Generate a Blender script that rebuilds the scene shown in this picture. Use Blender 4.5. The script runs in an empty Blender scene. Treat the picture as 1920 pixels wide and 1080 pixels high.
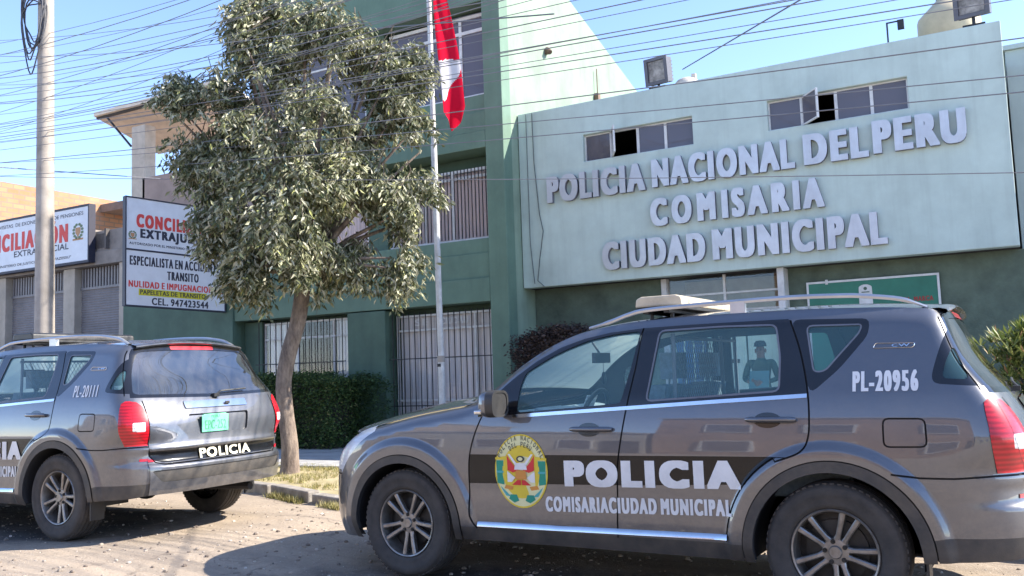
import bpy, bmesh, math, random
import numpy as np
from mathutils import Vector, Matrix, Euler, geometry, noise
random.seed(7); np.random.seed(7)
C = bpy.context.scene.collection
R = math.radians
sc = bpy.context.scene

# ------------------------------------------------------------------ camera
CAM_H = 1.39
YAW, PITCH, ROLL, FPX = R(29.42857708), R(5.42466699), R(-1.99289388), 1671.466
def cam_basis():
    f = np.array([-math.sin(YAW)*math.cos(PITCH), math.cos(YAW)*math.cos(PITCH), math.sin(PITCH)])
    r0 = np.array([math.cos(YAW), math.sin(YAW), 0]); u0 = np.cross(r0, f)
    r = math.cos(ROLL)*r0 + math.sin(ROLL)*u0
    u = -math.sin(ROLL)*r0 + math.cos(ROLL)*u0
    return r, u, f
_r, _u, _f = cam_basis()
cam = bpy.data.objects.new('camera', bpy.data.cameras.new('camera'))
C.objects.link(cam)
cam.matrix_world = Matrix(((_r[0], _u[0], -_f[0], 0), (_r[1], _u[1], -_f[1], 0), (_r[2], _u[2], -_f[2], CAM_H), (0, 0, 0, 1)))
cam.data.sensor_width = 36; cam.data.lens = FPX/1920*36
cam.data.clip_start = .05; cam.data.clip_end = 2000
sc.camera = cam

# ------------------------------------------------------------------ sky, sun, exposure
SUN = Vector((1.1, .58, 1.0)).normalized()
EL = math.asin(SUN.z); AZ = math.atan2(SUN.x, SUN.y)
w = bpy.data.worlds.new('World'); sc.world = w; w.use_nodes = True
nt = w.node_tree; nt.nodes.clear()
sky = nt.nodes.new('ShaderNodeTexSky'); sky.sky_type = 'NISHITA'; sky.sun_disc = False
sky.sun_elevation = EL; sky.sun_rotation = AZ
sky.altitude = 2300; sky.air_density = 1.0; sky.dust_density = .55; sky.ozone_density = 4.0
bg = nt.nodes.new('ShaderNodeBackground'); bg.inputs[1].default_value = .15
out = nt.nodes.new('ShaderNodeOutputWorld')
tint = nt.nodes.new('ShaderNodeMix'); tint.data_type = 'RGBA'; tint.blend_type = 'MULTIPLY'; tint.inputs[0].default_value = 1; tint.inputs[7].default_value = (1.06, .955, .93, 1)   # white balance of the sky light
nt.links.new(sky.outputs[0], tint.inputs[6]); nt.links.new(tint.outputs[2], bg.inputs[0]); nt.links.new(bg.outputs[0], out.inputs[0])
sun = bpy.data.objects.new('sun', bpy.data.lights.new('sun', 'SUN')); C.objects.link(sun)
sun.data.energy = 3.7; sun.data.angle = R(.5); sun.data.color = (1, .93, .82)
sun.rotation_euler = SUN.to_track_quat('Z', 'Y').to_euler(); sun.location = (20, 10, 30)
sc.view_settings.view_transform = 'Standard'; sc.view_settings.look = 'None'
sc.view_settings.exposure = 1.68; sc.view_settings.gamma = 1
sc.cycles.max_bounces = 8; sc.cycles.transparent_max_bounces = 24

# ------------------------------------------------------------------ helpers: materials
def node_mat(name):
    m = bpy.data.materials.new(name); m.use_nodes = True
    n = m.node_tree; n.nodes.clear()
    o = n.nodes.new('ShaderNodeOutputMaterial')
    return m, n, o
def mix_rgb(n, f, a, b, blend='MIX'):
    x = n.nodes.new('ShaderNodeMix'); x.data_type = 'RGBA'; x.blend_type = blend
    for k, v in ((0, f), (6, a), (7, b)):
        if isinstance(v, (int, float)): x.inputs[k].default_value = v
        elif isinstance(v, tuple): x.inputs[k].default_value = (*v[:3], 1)
        else: n.links.new(v, x.inputs[k])
    return x.outputs[2]
def ramp(n, fac, stops):
    x = n.nodes.new('ShaderNodeValToRGB')
    e = x.color_ramp.elements
    while len(e) < len(stops): e.new(.5)
    for i, (p, c) in enumerate(stops):
        e[i].position = p; e[i].color = (c, c, c, 1) if isinstance(c, (int, float)) else (*c[:3], 1)
    n.links.new(fac, x.inputs[0]); return x.outputs[0]
def tex_noise(n, scale, detail=4, rough=.6, vec=None, stretch=None):
    t = n.nodes.new('ShaderNodeTexNoise'); t.inputs['Scale'].default_value = scale
    t.inputs['Detail'].default_value = detail; t.inputs['Roughness'].default_value = rough
    tc = n.nodes.new('ShaderNodeTexCoord'); v = tc.outputs['Object']
    if stretch:
        mp = n.nodes.new('ShaderNodeMapping'); mp.inputs['Scale'].default_value = stretch
        n.links.new(v, mp.inputs[0]); v = mp.outputs[0]
    n.links.new(v, t.inputs['Vector']); return t.outputs[0]
def bump(n, h, strength, dist=.01):
    b = n.nodes.new('ShaderNodeBump'); b.inputs['Strength'].default_value = strength; b.inputs['Distance'].default_value = dist
    n.links.new(h, b.inputs['Height']); return b.outputs[0]
def pm(name, col, rough=.7, metal=0, var=.15, scale=3, col2=None, bmp=0, bscale=60, coat=0, streak=0, rvar=0, spec=.5):
    """procedural painted surface: colour mottling, optional rain streaks, bump, roughness variation"""
    m, n, o = node_mat(name)
    p = n.nodes.new('ShaderNodeBsdfPrincipled')
    p.inputs['Roughness'].default_value = rough; p.inputs['Metallic'].default_value = metal
    p.inputs['Specular IOR Level'].default_value = spec
    c2 = col2 or tuple(max(0, x*(1-var*2)) for x in col)
    f = ramp(n, tex_noise(n, scale, 6, .65), [(.3, 0.), (.72, 1.)])
    c = mix_rgb(n, f, tuple(min(1, x*(1+var*.4)) for x in col), c2)
    if streak:
        s = ramp(n, tex_noise(n, 1.0, 5, .7, stretch=(7, 7, .35)), [(.48, 0.), (.75, 1.)])
        mm = n.nodes.new('ShaderNodeMath'); mm.operation = 'MULTIPLY'; mm.inputs[1].default_value = streak
        n.links.new(s, mm.inputs[0])
        c = mix_rgb(n, mm.outputs[0], c, tuple(x*.45 for x in col))
    n.links.new(c, p.inputs['Base Color'])
    if rvar:
        rr = n.nodes.new('ShaderNodeMapRange'); rr.inputs[3].default_value = max(.02, rough-rvar); rr.inputs[4].default_value = min(1, rough+rvar)
        n.links.new(tex_noise(n, scale*4, 5), rr.inputs[0]); n.links.new(rr.outputs[0], p.inputs['Roughness'])
    if bmp: n.links.new(bump(n, tex_noise(n, bscale, 5, .6), bmp), p.inputs['Normal'])
    if coat: p.inputs['Coat Weight'].default_value = coat; p.inputs['Coat Roughness'].default_value = .03
    n.links.new(p.outputs[0], o.inputs[0]); return m
def glass_mat(name, tint, refl=1.0, rough=.0, body=None, bodyf=0., ior=1.5, dirt=0., trl=False):
    """window glass: tinted see-through + fresnel reflection (+ optional milky/dark body, dust)"""
    m, n, o = node_mat(name)
    t = n.nodes.new('ShaderNodeBsdfTransparent'); t.inputs[0].default_value = (*tint, 1)
    g = n.nodes.new('ShaderNodeBsdfGlossy'); g.inputs['Roughness'].default_value = rough; g.inputs[0].default_value = (refl, refl, refl, 1)
    # Schlick reflectance, the same from both sides of the pane
    F0 = ((ior-1)/(ior+1))**2
    ge = n.nodes.new('ShaderNodeNewGeometry'); dp = n.nodes.new('ShaderNodeVectorMath'); dp.operation = 'DOT_PRODUCT'
    n.links.new(ge.outputs['Incoming'], dp.inputs[0]); n.links.new(ge.outputs['Normal'], dp.inputs[1])
    def mth(op, a, b=None):
        q = n.nodes.new('ShaderNodeMath'); q.operation = op
        for i, v in enumerate((a, b)):
            if v is None: continue
            if isinstance(v, (int, float)): q.inputs[i].default_value = v
            else: n.links.new(v, q.inputs[i])
        return q.outputs[0]
    fr_ = mth('ADD', mth('MULTIPLY', mth('POWER', mth('SUBTRACT', 1.0, mth('ABSOLUTE', dp.outputs['Value'])), 5.0), 1-F0), F0)
    base = t.outputs[0]
    if body:
        d = n.nodes.new('ShaderNodeBsdfTranslucent' if trl else 'ShaderNodeBsdfDiffuse'); d.inputs[0].default_value = (*body, 1)
        mx = n.nodes.new('ShaderNodeMixShader'); mx.inputs[0].default_value = bodyf
        n.links.new(base, mx.inputs[1]); n.links.new(d.outputs[0], mx.inputs[2]); base = mx.outputs[0]
    if dirt:
        d = n.nodes.new('ShaderNodeBsdfDiffuse'); d.inputs[0].default_value = (.5, .46, .4, 1)
        f = ramp(n, tex_noise(n, 3, 8, .7), [(.35, 0.), (.8, dirt)])
        mx = n.nodes.new('ShaderNodeMixShader'); n.links.new(f, mx.inputs[0])
        n.links.new(base, mx.inputs[1]); n.links.new(d.outputs[0], mx.inputs[2]); base = mx.outputs[0]
    mx = n.nodes.new('ShaderNodeMixShader')
    n.links.new(fr_, mx.inputs[0]); n.links.new(base, mx.inputs[1]); n.links.new(g.outputs[0], mx.inputs[2])
    n.links.new(mx.outputs[0], o.inputs[0]); return m
def flat_mat(name, col, rough=.6, **k): return pm(name, col, rough, var=.06, scale=8, **k)

# ------------------------------------------------------------------ helpers: objects
def tag(o, label=None, cat=None, group=None, kind=None):
    if label: o['label'] = label
    if cat: o['category'] = cat
    if group: o['group'] = group
    if kind: o['kind'] = kind
    return o
def thing(name, label, cat, loc=(0, 0, 0), rz=0, group=None, local=False):
    o = bpy.data.objects.new(name, None); C.objects.link(o)
    o.location = loc; o.rotation_euler = (0, 0, rz); o.empty_display_size = .2
    o['label'] = label; o['category'] = cat
    if group: o['group'] = group
    if local: LOCAL.add(o)
    ROOT[o] = o
    return o
LOCAL = set(); ROOT = {}
class MB:
    """collects simple shapes; build() links them as one mesh object"""
    def __init__(s): s.v = []; s.f = []; s.n = None; s.fm = []; s.cm = 0
    def add(s, vs, fs):
        b = len(s.v); s.v += [tuple(map(float, q)) for q in vs]; s.f += [tuple(i+b for i in f) for f in fs]
        s.fm += [s.cm]*len(fs)
        return s
    def box(s, a, b, M=None):
        (x0, y0, z0), (x1, y1, z1) = a, b
        vs = [(x0,y0,z0),(x1,y0,z0),(x1,y1,z0),(x0,y1,z0),(x0,y0,z1),(x1,y0,z1),(x1,y1,z1),(x0,y1,z1)]
        if M: vs = [M @ Vector(q) for q in vs]
        return s.add(vs, [(0,3,2,1),(4,5,6,7),(0,1,5,4),(1,2,6,5),(2,3,7,6),(3,0,4,7)])
    def cbox(s, c, d, M=None):
        return s.box([c[i]-d[i]/2 for i in range(3)], [c[i]+d[i]/2 for i in range(3)], M)
    def tube(s, pts, r, n=8, cap=True):
        pts = [Vector(p) for p in pts]; rs = r if isinstance(r, (list, tuple)) else [r]*len(pts)
        b = len(s.v); up = None; vs = []; fs = []
        for i, p in enumerate(pts):
            d = (pts[min(i+1, len(pts)-1)]-pts[max(i-1, 0)])
            if d.length < 1e-9: d = Vector((0, 0, 1))
            d.normalize()
            if up is None: up = Vector((0, 0, 1)) if abs(d.z) < .9 else Vector((1, 0, 0))
            x = d.cross(up).normalized(); y = x.cross(d).normalized(); up = y
            for k in range(n):
                a = 2*math.pi*k/n; vs.append(p + x*(rs[i]*math.cos(a)) + y*(rs[i]*math.sin(a)))
        for i in range(len(pts)-1):
            for k in range(n):
                a, c = i*n+k, i*n+(k+1) % n; fs.append((a, c, c+n, a+n))
        if cap: fs.append(tuple(range(n))[::-1]); fs.append(tuple(range((len(pts)-1)*n, len(pts)*n)))
        return s.add(vs, fs)
    def grid(s, P):
        """P[i][j] of points"""
        n, m = len(P), len(P[0]); vs = [q for row in P for q in row]
        return s.add(vs, [(i*m+j, i*m+j+1, (i+1)*m+j+1, (i+1)*m+j) for i in range(n-1) for j in range(m-1)])
    def prism(s, poly, a, b, M=None):
        """polygon of 2-d points extruded from w=a to w=b; M maps (u,v,w)"""
        n = len(poly); f = M or (lambda u, v, w: (u, v, w))
        vs = [f(u, v, a) for u, v in poly]+[f(u, v, b) for u, v in poly]
        return s.add(vs, [tuple(range(n))[::-1], tuple(range(n, 2*n))]+[(i, (i+1) % n, (i+1) % n+n, i+n) for i in range(n)])
    def lathe(s, prof, n, M):
        """prof: (radius, height) list, M maps (x,y,z) with z the axis"""
        vs = []; fs = []; k = len(prof)
        for i in range(n):
            a = 2*math.pi*i/n
            vs += [M @ Vector((r*math.cos(a), r*math.sin(a), h)) for r, h in prof]
        for i in range(n):
            for j in range(k-1):
                a, b = i*k+j, ((i+1) % n)*k+j; fs.append((a, b, b+1, a+1))
        return s.add(vs, fs)
    def sphere(s, c, r, n=12, m=8):
        c = Vector(c); r = r if isinstance(r, (tuple, list)) else (r, r, r)
        P = [[(c.x+r[0]*math.cos(2*math.pi*j/n)*math.sin(math.pi*i/m), c.y+r[1]*math.sin(2*math.pi*j/n)*math.sin(math.pi*i/m), c.z-r[2]*math.cos(math.pi*i/m)) for j in range(n+1)] for i in range(m+1)]
        return s.grid(P)
    def tris(s, V, T): return s.add([tuple(p) for p in V], [tuple(t) for t in T])
    def build(s, name, mats, parent=None, smooth=False, bev=0, weld=False, normals=None):
        me = bpy.data.meshes.new(name)
        v = s.v
        if parent is not None:
            rt = ROOT.get(parent, parent)
            if rt not in LOCAL and rt.type == 'EMPTY':
                L = rt.location; v = [(q[0]-L.x, q[1]-L.y, q[2]-L.z) for q in v]
        me.from_pydata(v, [], s.f); me.update()
        for m in (mats if isinstance(mats, (list, tuple)) else [mats]): me.materials.append(m)
        if max(s.fm, default=0): me.polygons.foreach_set('material_index', s.fm)
        if weld:
            b = bmesh.new(); b.from_mesh(me); bmesh.ops.remove_doubles(b, verts=b.verts, dist=1e-5); bmesh.ops.recalc_face_normals(b, faces=b.faces); b.to_mesh(me); b.free()
        if smooth:
            me.polygons.foreach_set('use_smooth', [True]*len(me.polygons))
            if smooth != True and not weld: me.set_sharp_from_angle(angle=R(smooth))
            elif smooth != True: me.set_sharp_from_angle(angle=R(smooth))
        if normals is not None and len(normals): me.normals_split_custom_set_from_vertices([tuple(q) for q in normals])
        o = bpy.data.objects.new(name, me); C.objects.link(o)
        if parent is not None:
            o.parent = parent; ROOT[o] = ROOT.get(parent, parent)
        if bev:
            md = o.modifiers.new('bevel', 'BEVEL'); md.width = bev; md.segments = 2; md.limit_method = 'ANGLE'; md.angle_limit = R(40)
        return o

def islands(mb):
    """the connected pieces of a MB, each as a MB of its own"""
    key = {}; rep = [key.setdefault(tuple(np.round(q, 5)), i) for i, q in enumerate(mb.v)]; par = list(range(len(mb.v)))
    def find(a):
        while par[a] != a: par[a] = par[par[a]]; a = par[a]
        return a
    for f in mb.f:
        for q in f[1:]: par[find(rep[q])] = find(rep[f[0]])
    g = {}
    for k, f in enumerate(mb.f): g.setdefault(find(rep[f[0]]), []).append(f)
    res = []
    for fs in g.values():
        ids = sorted({i for f in fs for i in f}); mp = {a: b for b, a in enumerate(ids)}; m = MB()
        m.v = [mb.v[i] for i in ids]; m.f = [tuple(mp[i] for i in f) for f in fs]; m.fm = [0]*len(m.f); m.ids = ids; res.append(m)
    return res
def build_split(mb, name, mats, parent=None, **k): return [m.build(name, mats, parent, **k) for m in islands(mb)]

# ------------------------------------------------------------------ helpers: lettering
# glyphs are thickened by a true outline union (constrained triangulation), so heavy letters stay clean
_raw = {}; _gl = {}
def _curve_mesh(s):
    cu = bpy.data.curves.new('lettering', 'FONT'); cu.body = s; cu.size = 1; cu.resolution_u = 5
    o = bpy.data.objects.new('lettering', cu); C.objects.link(o)
    dg = bpy.context.evaluated_depsgraph_get(); dg.update()
    me = bpy.data.meshes.new_from_object(o.evaluated_get(dg))
    V = np.array([v.co[:2] for v in me.vertices]).reshape(-1, 2); F = [tuple(q.vertices) for q in me.polygons]
    bpy.data.objects.remove(o); bpy.data.meshes.remove(me); bpy.data.curves.remove(cu); return V, F
def raw_glyph(ch):
    if ch not in _raw:
        if 'HH' not in _raw: _raw['HH'] = np.ptp(_curve_mesh('HH')[0][:, 0])
        H, _ = _curve_mesh('H'); V, _ = _curve_mesh('H'+ch+'H'); adv = np.ptp(V[:, 0])-_raw['HH']
        if ch == ' ': _raw[ch] = (None, None, adv)
        else:
            G, F = _curve_mesh(ch); e = {}
            for f in F:
                for i in range(len(f)):
                    k = (f[i], f[(i+1) % len(f)]); e[k] = 1
            bd = [k for k in e if (k[1], k[0]) not in e]
            _raw[ch] = (G, bd, adv)
    return _raw[ch]
def _inside(P, G, bd):
    r = np.zeros(len(P), bool)
    for i, j in bd:
        (x1, y1), (x2, y2) = G[i], G[j]
        if y1 == y2: continue
        r ^= ((y1 > P[:, 1]) != (y2 > P[:, 1])) & (P[:, 0] < (x2-x1)*(P[:, 1]-y1)/(y2-y1)+x1)
    return r
def bold_glyph(ch, bx, by):
    key = (ch, round(bx, 3), round(by, 3))
    if key in _gl: return _gl[key]
    G, bd, adv = raw_glyph(ch)
    V = [Vector((float(q[0]), float(q[1]))) for q in G]; E = list(bd); hulls = []
    if bx > .004 or by > .004:
        # outline swept by a small rectangle: exact thickening with square corners
        for i, j in bd:
            pts = [(G[k][0]+sx*bx, G[k][1]+sy*by) for k in (i, j) for sx in (-1, 1) for sy in (-1, 1)]
            ids = geometry.convex_hull_2d([Vector(q) for q in pts]); h = np.array([pts[k] for k in ids])
            if len(h) < 3: continue
            hulls.append(h); o = len(V); V += [Vector((float(q[0]), float(q[1]))) for q in h]; E += [(o+k, o+(k+1) % len(h)) for k in range(len(h))]
    vo, _, fo, *_ = geometry.delaunay_2d_cdt(V, E, [], 0, 1e-4)
    P = np.array([v[:] for v in vo]); T = np.array([f for f in fo if len(f) == 3]); c = P[T].mean(1); keep = _inside(c, G, bd)
    for h in hulls:
        n_ = len(h); keep |= _inside(c, h, [(k, (k+1) % n_) for k in range(n_)])
    T = T[keep]; A = P[T]; cr_ = (A[:, 1, 0]-A[:, 0, 0])*(A[:, 2, 1]-A[:, 0, 1])-(A[:, 1, 1]-A[:, 0, 1])*(A[:, 2, 0]-A[:, 0, 0])
    T = T[np.abs(cr_) > 1e-10]; cr_ = cr_[np.abs(cr_) > 1e-10]; T[cr_ < 0] = T[cr_ < 0][:, ::-1]
    u, inv = np.unique(T, return_inverse=True); _gl[key] = (P[u], inv.reshape(T.shape)); return _gl[key]
def layout(s, box, weight, space):
    """glyph placements filling box with strokes `weight` x cap height thick"""
    u0, v0, u1, v1 = box; W_, H_ = abs(u1-u0), v1-v0
    ref = [c for c in s if c != ' ']
    ys = np.concatenate([raw_glyph(c)[0][:, 1] for c in ref]); capb, capt = (0.0 if min(ys) > -.06 else min(ys)), max(ys)
    adv = sum(raw_glyph(c)[2]*space for c in s); st = .088
    sy = H_/(capt-capb); sx = W_/adv
    for _ in range(3):
        bx = min(.085, max(0, (weight*H_/sx-st)/2)); tot = sum(raw_glyph(c)[2]*space+(2.0*bx if c != ' ' else 0) for c in s); sx = W_/tot
    by = min(.075, max(0, (weight*.86*H_/sy-st)/2)); k = (H_-2*by*sy)/H_
    sy *= k; out = []; x = bx
    lsb = raw_glyph(ref[0])[0][:, 0].min()
    x = bx-lsb if False else bx
    for c in s:
        if c != ' ': out.append((c, bx, by*k, x, sx, sy, capb-by*k))
        x += raw_glyph(c)[2]*space+(2.0*bx if c != ' ' else 0)
    return out
def put_text(mb, s, box, f, weight=.16, space=1.0):
    """flat letters of s filling box (u0,v0,u1,v1) of a surface given by f(u,v)->point"""
    for c, bx, by, x, sx, sy, y0 in layout(s, box, weight, space):
        V, T = bold_glyph(c, bx, by)
        mb.add([f(box[0]+(a+x)*sx, box[1]+(b-y0)*sy) for a, b in V], [tuple(int(i) for i in t) for t in T])
def letters3d(s, box, f, depth, weight=.22, space=1.0):
    """raised letters, one MB per letter; f(u,v,w)"""
    res = []
    for c, bx, by, x, sx, sy, y0 in layout(s, box, weight, space):
        V, T = bold_glyph(c, bx, by); n = len(V); mb = MB(); Q = [(box[0]+(a+x)*sx, box[1]+(b-y0)*sy) for a, b in V]
        e = {(int(t[i]), int(t[(i+1) % 3])) for t in T for i in range(3)}
        F = [tuple(int(i) for i in t) for t in T] + [tuple(int(i)+n for i in t[::-1]) for t in T]
        S_ = [(j, i, i+n, j+n) for i, j in e if (j, i) not in e]
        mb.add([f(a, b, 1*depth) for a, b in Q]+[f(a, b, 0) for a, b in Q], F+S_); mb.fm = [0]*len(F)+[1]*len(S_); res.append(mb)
    return res

def at(px, py, Y):
    d = _r*(px-960) - _u*(py-540) + _f*FPX; t = Y/d[1]
    return Vector((d[0]*t, Y, CAM_H + d[2]*t))
def smooth01(t):
    t = np.clip(t, 0, 1); return t*t*(3-2*t)
def ground_z(x, y):
    return .083*float(smooth01((-4.6-x)/1.6))
# ================================================================== materials of the cars
def paint_mat():
    m, n, o = node_mat('car_paint')
    p = n.nodes.new('ShaderNodeBsdfPrincipled')
    f = ramp(n, tex_noise(n, 1.7, 7, .7), [(.35, 0.), (.75, 1.)])
    c = mix_rgb(n, f, (.106, .110, .126), (.126, .127, .136))
    # road dust: thick near the sills and bumpers, thin blotches higher up
    tc = n.nodes.new('ShaderNodeTexCoord'); sx = n.nodes.new('ShaderNodeSeparateXYZ'); n.links.new(tc.outputs['Object'], sx.inputs[0])
    mr = n.nodes.new('ShaderNodeMapRange'); mr.inputs[1].default_value = .30; mr.inputs[2].default_value = .95; mr.inputs[3].default_value = .62; mr.inputs[4].default_value = .10; n.links.new(sx.outputs[2], mr.inputs[0])
    ds = n.nodes.new('ShaderNodeMath'); ds.operation = 'MULTIPLY'; n.links.new(ramp(n, tex_noise(n, 4.5, 9, .78), [(.40, 0.), (.74, 1.)]), ds.inputs[0]); n.links.new(mr.outputs[0], ds.inputs[1])
    c = mix_rgb(n, ds.outputs[0], c, (.30, .265, .225)); n.links.new(c, p.inputs['Base Color'])
    mt = n.nodes.new('ShaderNodeMapRange'); mt.inputs[3].default_value = .62; mt.inputs[4].default_value = .05; n.links.new(ds.outputs[0], mt.inputs[0]); n.links.new(mt.outputs[0], p.inputs['Metallic'])
    ct = n.nodes.new('ShaderNodeMapRange'); ct.inputs[3].default_value = 1; ct.inputs[4].default_value = .25; n.links.new(ds.outputs[0], ct.inputs[0])
    rr = n.nodes.new('ShaderNodeMapRange'); rr.inputs[3].default_value = .34; rr.inputs[4].default_value = .46
    n.links.new(tex_noise(n, 5, 6, .7), rr.inputs[0]); n.links.new(rr.outputs[0], p.inputs['Roughness'])
    n.links.new(ct.outputs[0], p.inputs['Coat Weight']); p.inputs['Coat Roughness'].default_value = .025; p.inputs['Coat IOR'].default_value = 1.8
    # slight waviness of the pressed metal
    n.links.new(bump(n, tex_noise(n, 2.2, 2, .4), .12, .02), p.inputs['Coat Normal'])
    n.links.new(p.outputs[0], o.inputs[0]); return m
M_paint = paint_mat()
M_black = pm('black_plastic', (.022, .022, .024), .45, var=.3, scale=6, col2=(.05, .047, .043), rvar=.12)
M_trim = pm('gloss_black_trim', (.012, .012, .014), .12, var=.2, scale=4, coat=.6)
M_stripe = pm('black_vinyl_stripe', (.010, .010, .011), .22, var=.3, scale=5, coat=.12, spec=.35)
M_sill = pm('dusty_black_plastic', (.035, .034, .034), .6, var=.3, scale=7, col2=(.10, .085, .07), bmp=.15, bscale=200)
M_inner = pm('dark_inner_shell', (.03, .03, .033), .8)
M_tyre = pm('tyre_rubber', (.035, .033, .032), .82, var=.3, scale=9, col2=(.085, .075, .066), bmp=.2, bscale=120)
M_alloy = pm('alloy_rim', (.36, .345, .33), .42, metal=.8, var=.25, scale=14, col2=(.2, .18, .16), rvar=.1)
M_alloy_dark = pm('rim_shadow_metal', (.05, .05, .05), .5, metal=.5, var=.3, scale=10)
M_chrome = pm('satin_chrome', (.78, .79, .82), .16, metal=1, var=.08, scale=6)
M_rail = pm('silver_roof_rail', (.60, .61, .63), .34, metal=.75, var=.1, scale=6)
M_white_v = pm('white_vinyl', (.78, .78, .78), .45, var=.08, scale=9)
M_cream_v = pm('cream_vinyl', (.85, .80, .62), .45, var=.06, scale=9)
M_glass_side = glass_mat('blue_tinted_side_glass', (.86, .95, .97), .7, body=(.22, .52, .60), bodyf=.16, dirt=.04)
M_glass_rear = glass_mat('dusty_rear_glass', (.22, .26, .28), 1, body=(.03, .035, .04), bodyf=.3, ior=2.6, dirt=.16)
M_seal = pm('grey_rubber_seal', (.16, .17, .20), .5)
M_glass_front = glass_mat('dusty_windscreen', (.85, .92, .91), .8, body=(.55, .70, .64), bodyf=.42, dirt=.06, trl=True)
M_glass_dark = glass_mat('dark_privacy_glass', (.22, .26, .28), 1, body=(.02, .025, .03), bodyf=.3, ior=1.7, dirt=.06)
M_red = None
def lens_mat(name, col, col2):
    m, n, o = node_mat(name)
    p = n.nodes.new('ShaderNodeBsdfPrincipled')
    wv = n.nodes.new('ShaderNodeTexWave'); wv.inputs['Scale'].default_value = 12; wv.inputs['Distortion'].default_value = 1.2; wv.bands_direction = 'Z'
    tc = n.nodes.new('ShaderNodeTexCoord'); n.links.new(tc.outputs['Object'], wv.inputs[0])
    n.links.new(mix_rgb(n, wv.outputs[1], col, col2), p.inputs['Base Color'])
    p.inputs['Roughness'].default_value = .3; p.inputs['Coat Weight'].default_value = .6; p.inputs['Coat Roughness'].default_value = .02
    p.inputs['Subsurface Weight'].default_value = 0
    n.links.new(p.outputs[0], o.inputs[0]); return m
M_red = lens_mat('red_lamp_lens', (.60, .006, .018), (.34, .003, .008))
M_lampwhite = lens_mat('clear_lamp_lens', (.8, .78, .76), (.5, .5, .5))
M_headlight = lens_mat('headlight_lens', (.62, .64, .66), (.57, .59, .61))
M_cream = pm('cream_beacon_plastic', (.64, .53, .37), .45, var=.15, scale=9)
M_seat = pm('blue_grey_seat_cloth', (.26, .33, .38), .8, var=.2, scale=20)
M_dash = pm('grey_dashboard', (.34, .40, .42), .6, var=.15, scale=10)
M_liner = pm('grey_headliner', (.50, .52, .52), .85)
M_plate = pm('green_number_plate', (.22, .72, .42), .4, var=.1, scale=20)
M_plate_ink = flat_mat('dark_green_plate_ink', (.08, .34, .19))
M_yellow = flat_mat('emblem_yellow', (.80, .60, .05)); M_yellow2 = flat_mat('emblem_pale_yellow', (.82, .78, .42))
M_egreen = flat_mat('emblem_green', (.02, .30, .20)); M_ered = flat_mat('emblem_red', (.72, .04, .04)); M_ewhite = flat_mat('emblem_white', (.85, .83, .80))
M_edark = flat_mat('emblem_dark', (.05, .05, .05)); M_eorange = flat_mat('emblem_orange', (.72, .30, .06)); M_eteal = flat_mat('emblem_teal', (.08, .42, .42))

# ================================================================== the shape of the car body
class Pchip:
    def __init__(s, pts):
        pts = sorted(pts); s.x = np.array([p[0] for p in pts], float); s.y = np.array([p[1] for p in pts], float)
        h = np.diff(s.x); d = np.diff(s.y)/h; m = np.zeros(len(s.x))
        for i in range(1, len(m)-1):
            if d[i-1]*d[i] > 0:
                w1, w2 = 2*h[i]+h[i-1], h[i]+2*h[i-1]; m[i] = (w1+w2)/(w1/d[i-1]+w2/d[i])
        m[0], m[-1] = d[0], d[-1]; s.m = m
    def __call__(s, q):
        q = np.clip(np.asarray(q, float), s.x[0], s.x[-1]); i = np.clip(np.searchsorted(s.x, q)-1, 0, len(s.x)-2)
        h = s.x[i+1]-s.x[i]; t = (q-s.x[i])/h
        return (s.y[i]*(1+2*t)*(1-t)**2 + h*s.m[i]*t*(1-t)**2 + s.y[i+1]*t*t*(3-2*t) + h*s.m[i+1]*t*t*(t-1))
WZ = Pchip([(.2,.86),(.30,.90),(.40,.922),(.50,.927),(.62,.930),(.75,.938),(.86,.938),(.95,.934),(1.05,.923),(1.13,.908),(1.20,.889),(1.30,.848),(1.45,.787),(1.60,.726),(1.66,.702),(1.75,.665)])
ZT = Pchip([(3.80,.66),(3.70,.78),(3.62,.87),(3.52,.93),(3.36,.99),(3.2,1.032),(3.0,1.078),(2.77,1.125),(2.54,1.162),(2.32,1.195),(2.23,1.235),(2.12,1.315),(1.985,1.425),(1.85,1.512),(1.71,1.582),(1.56,1.634),(1.42,1.660),(1.2,1.685),(.77,1.702),(.2,1.700),(-.3,1.682),(-.62,1.650),(-.8,1.63)])
XR = Pchip([(.20,-1.00),(.35,-1.04),(.45,-1.075),(.56,-1.09),(.63,-1.085),(.665,-1.045),(.74,-1.03),(.775,-1.048),(.81,-1.032),(1.0,-.990),(1.15,-.920),(1.22,-.873),(1.4,-.735),(1.6,-.645),(1.65,-.62),(1.75,-.56)])
def MR(z): return 4+5*smooth01((np.asarray(z, float)-.80)/.2)     # the upper tail is boxier than the bumper
XF = Pchip([(.15,3.68),(.25,3.72),(.35,3.745),(.55,3.757),(.7,3.745),(.8,3.72),(.9,3.665),(.97,3.60),(1.1,3.5)])
ZB = Pchip([(3.8,.24),(3.3,.25),(2.4,.295),(.45,.295),(-.5,.36),(-1.1,.395)])
SR, SFR = .85, .68
FWX, RWX, AXZ = 2.85, -.015, .366
def flare(x, z):
    rf = np.hypot(x-FWX, z-AXZ); rr = np.hypot(x-RWX-.0, z-AXZ)
    a = smooth01((.605-rf)/.062); b = smooth01((.605-rr)/.062)
    up = smooth01((z-.2)/.2)
    return .030*np.maximum(a, b)*up
def Wfull(x, z):
    zt = ZT(x); t = np.clip((z-(zt-.10))/.10, 0, 1)
    base = WZ(z) - .062*t*t*smooth01((2.6-x)/.5) - .10*t*t*smooth01((x-2.1)/.5)
    # soft feature line along the doors
    base = base - .008*np.exp(-((z-.985)/.03)**2)*smooth01((2.2-x)/.3)*smooth01((x+.6)/.3)*0
    return base + flare(x, z)
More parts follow.
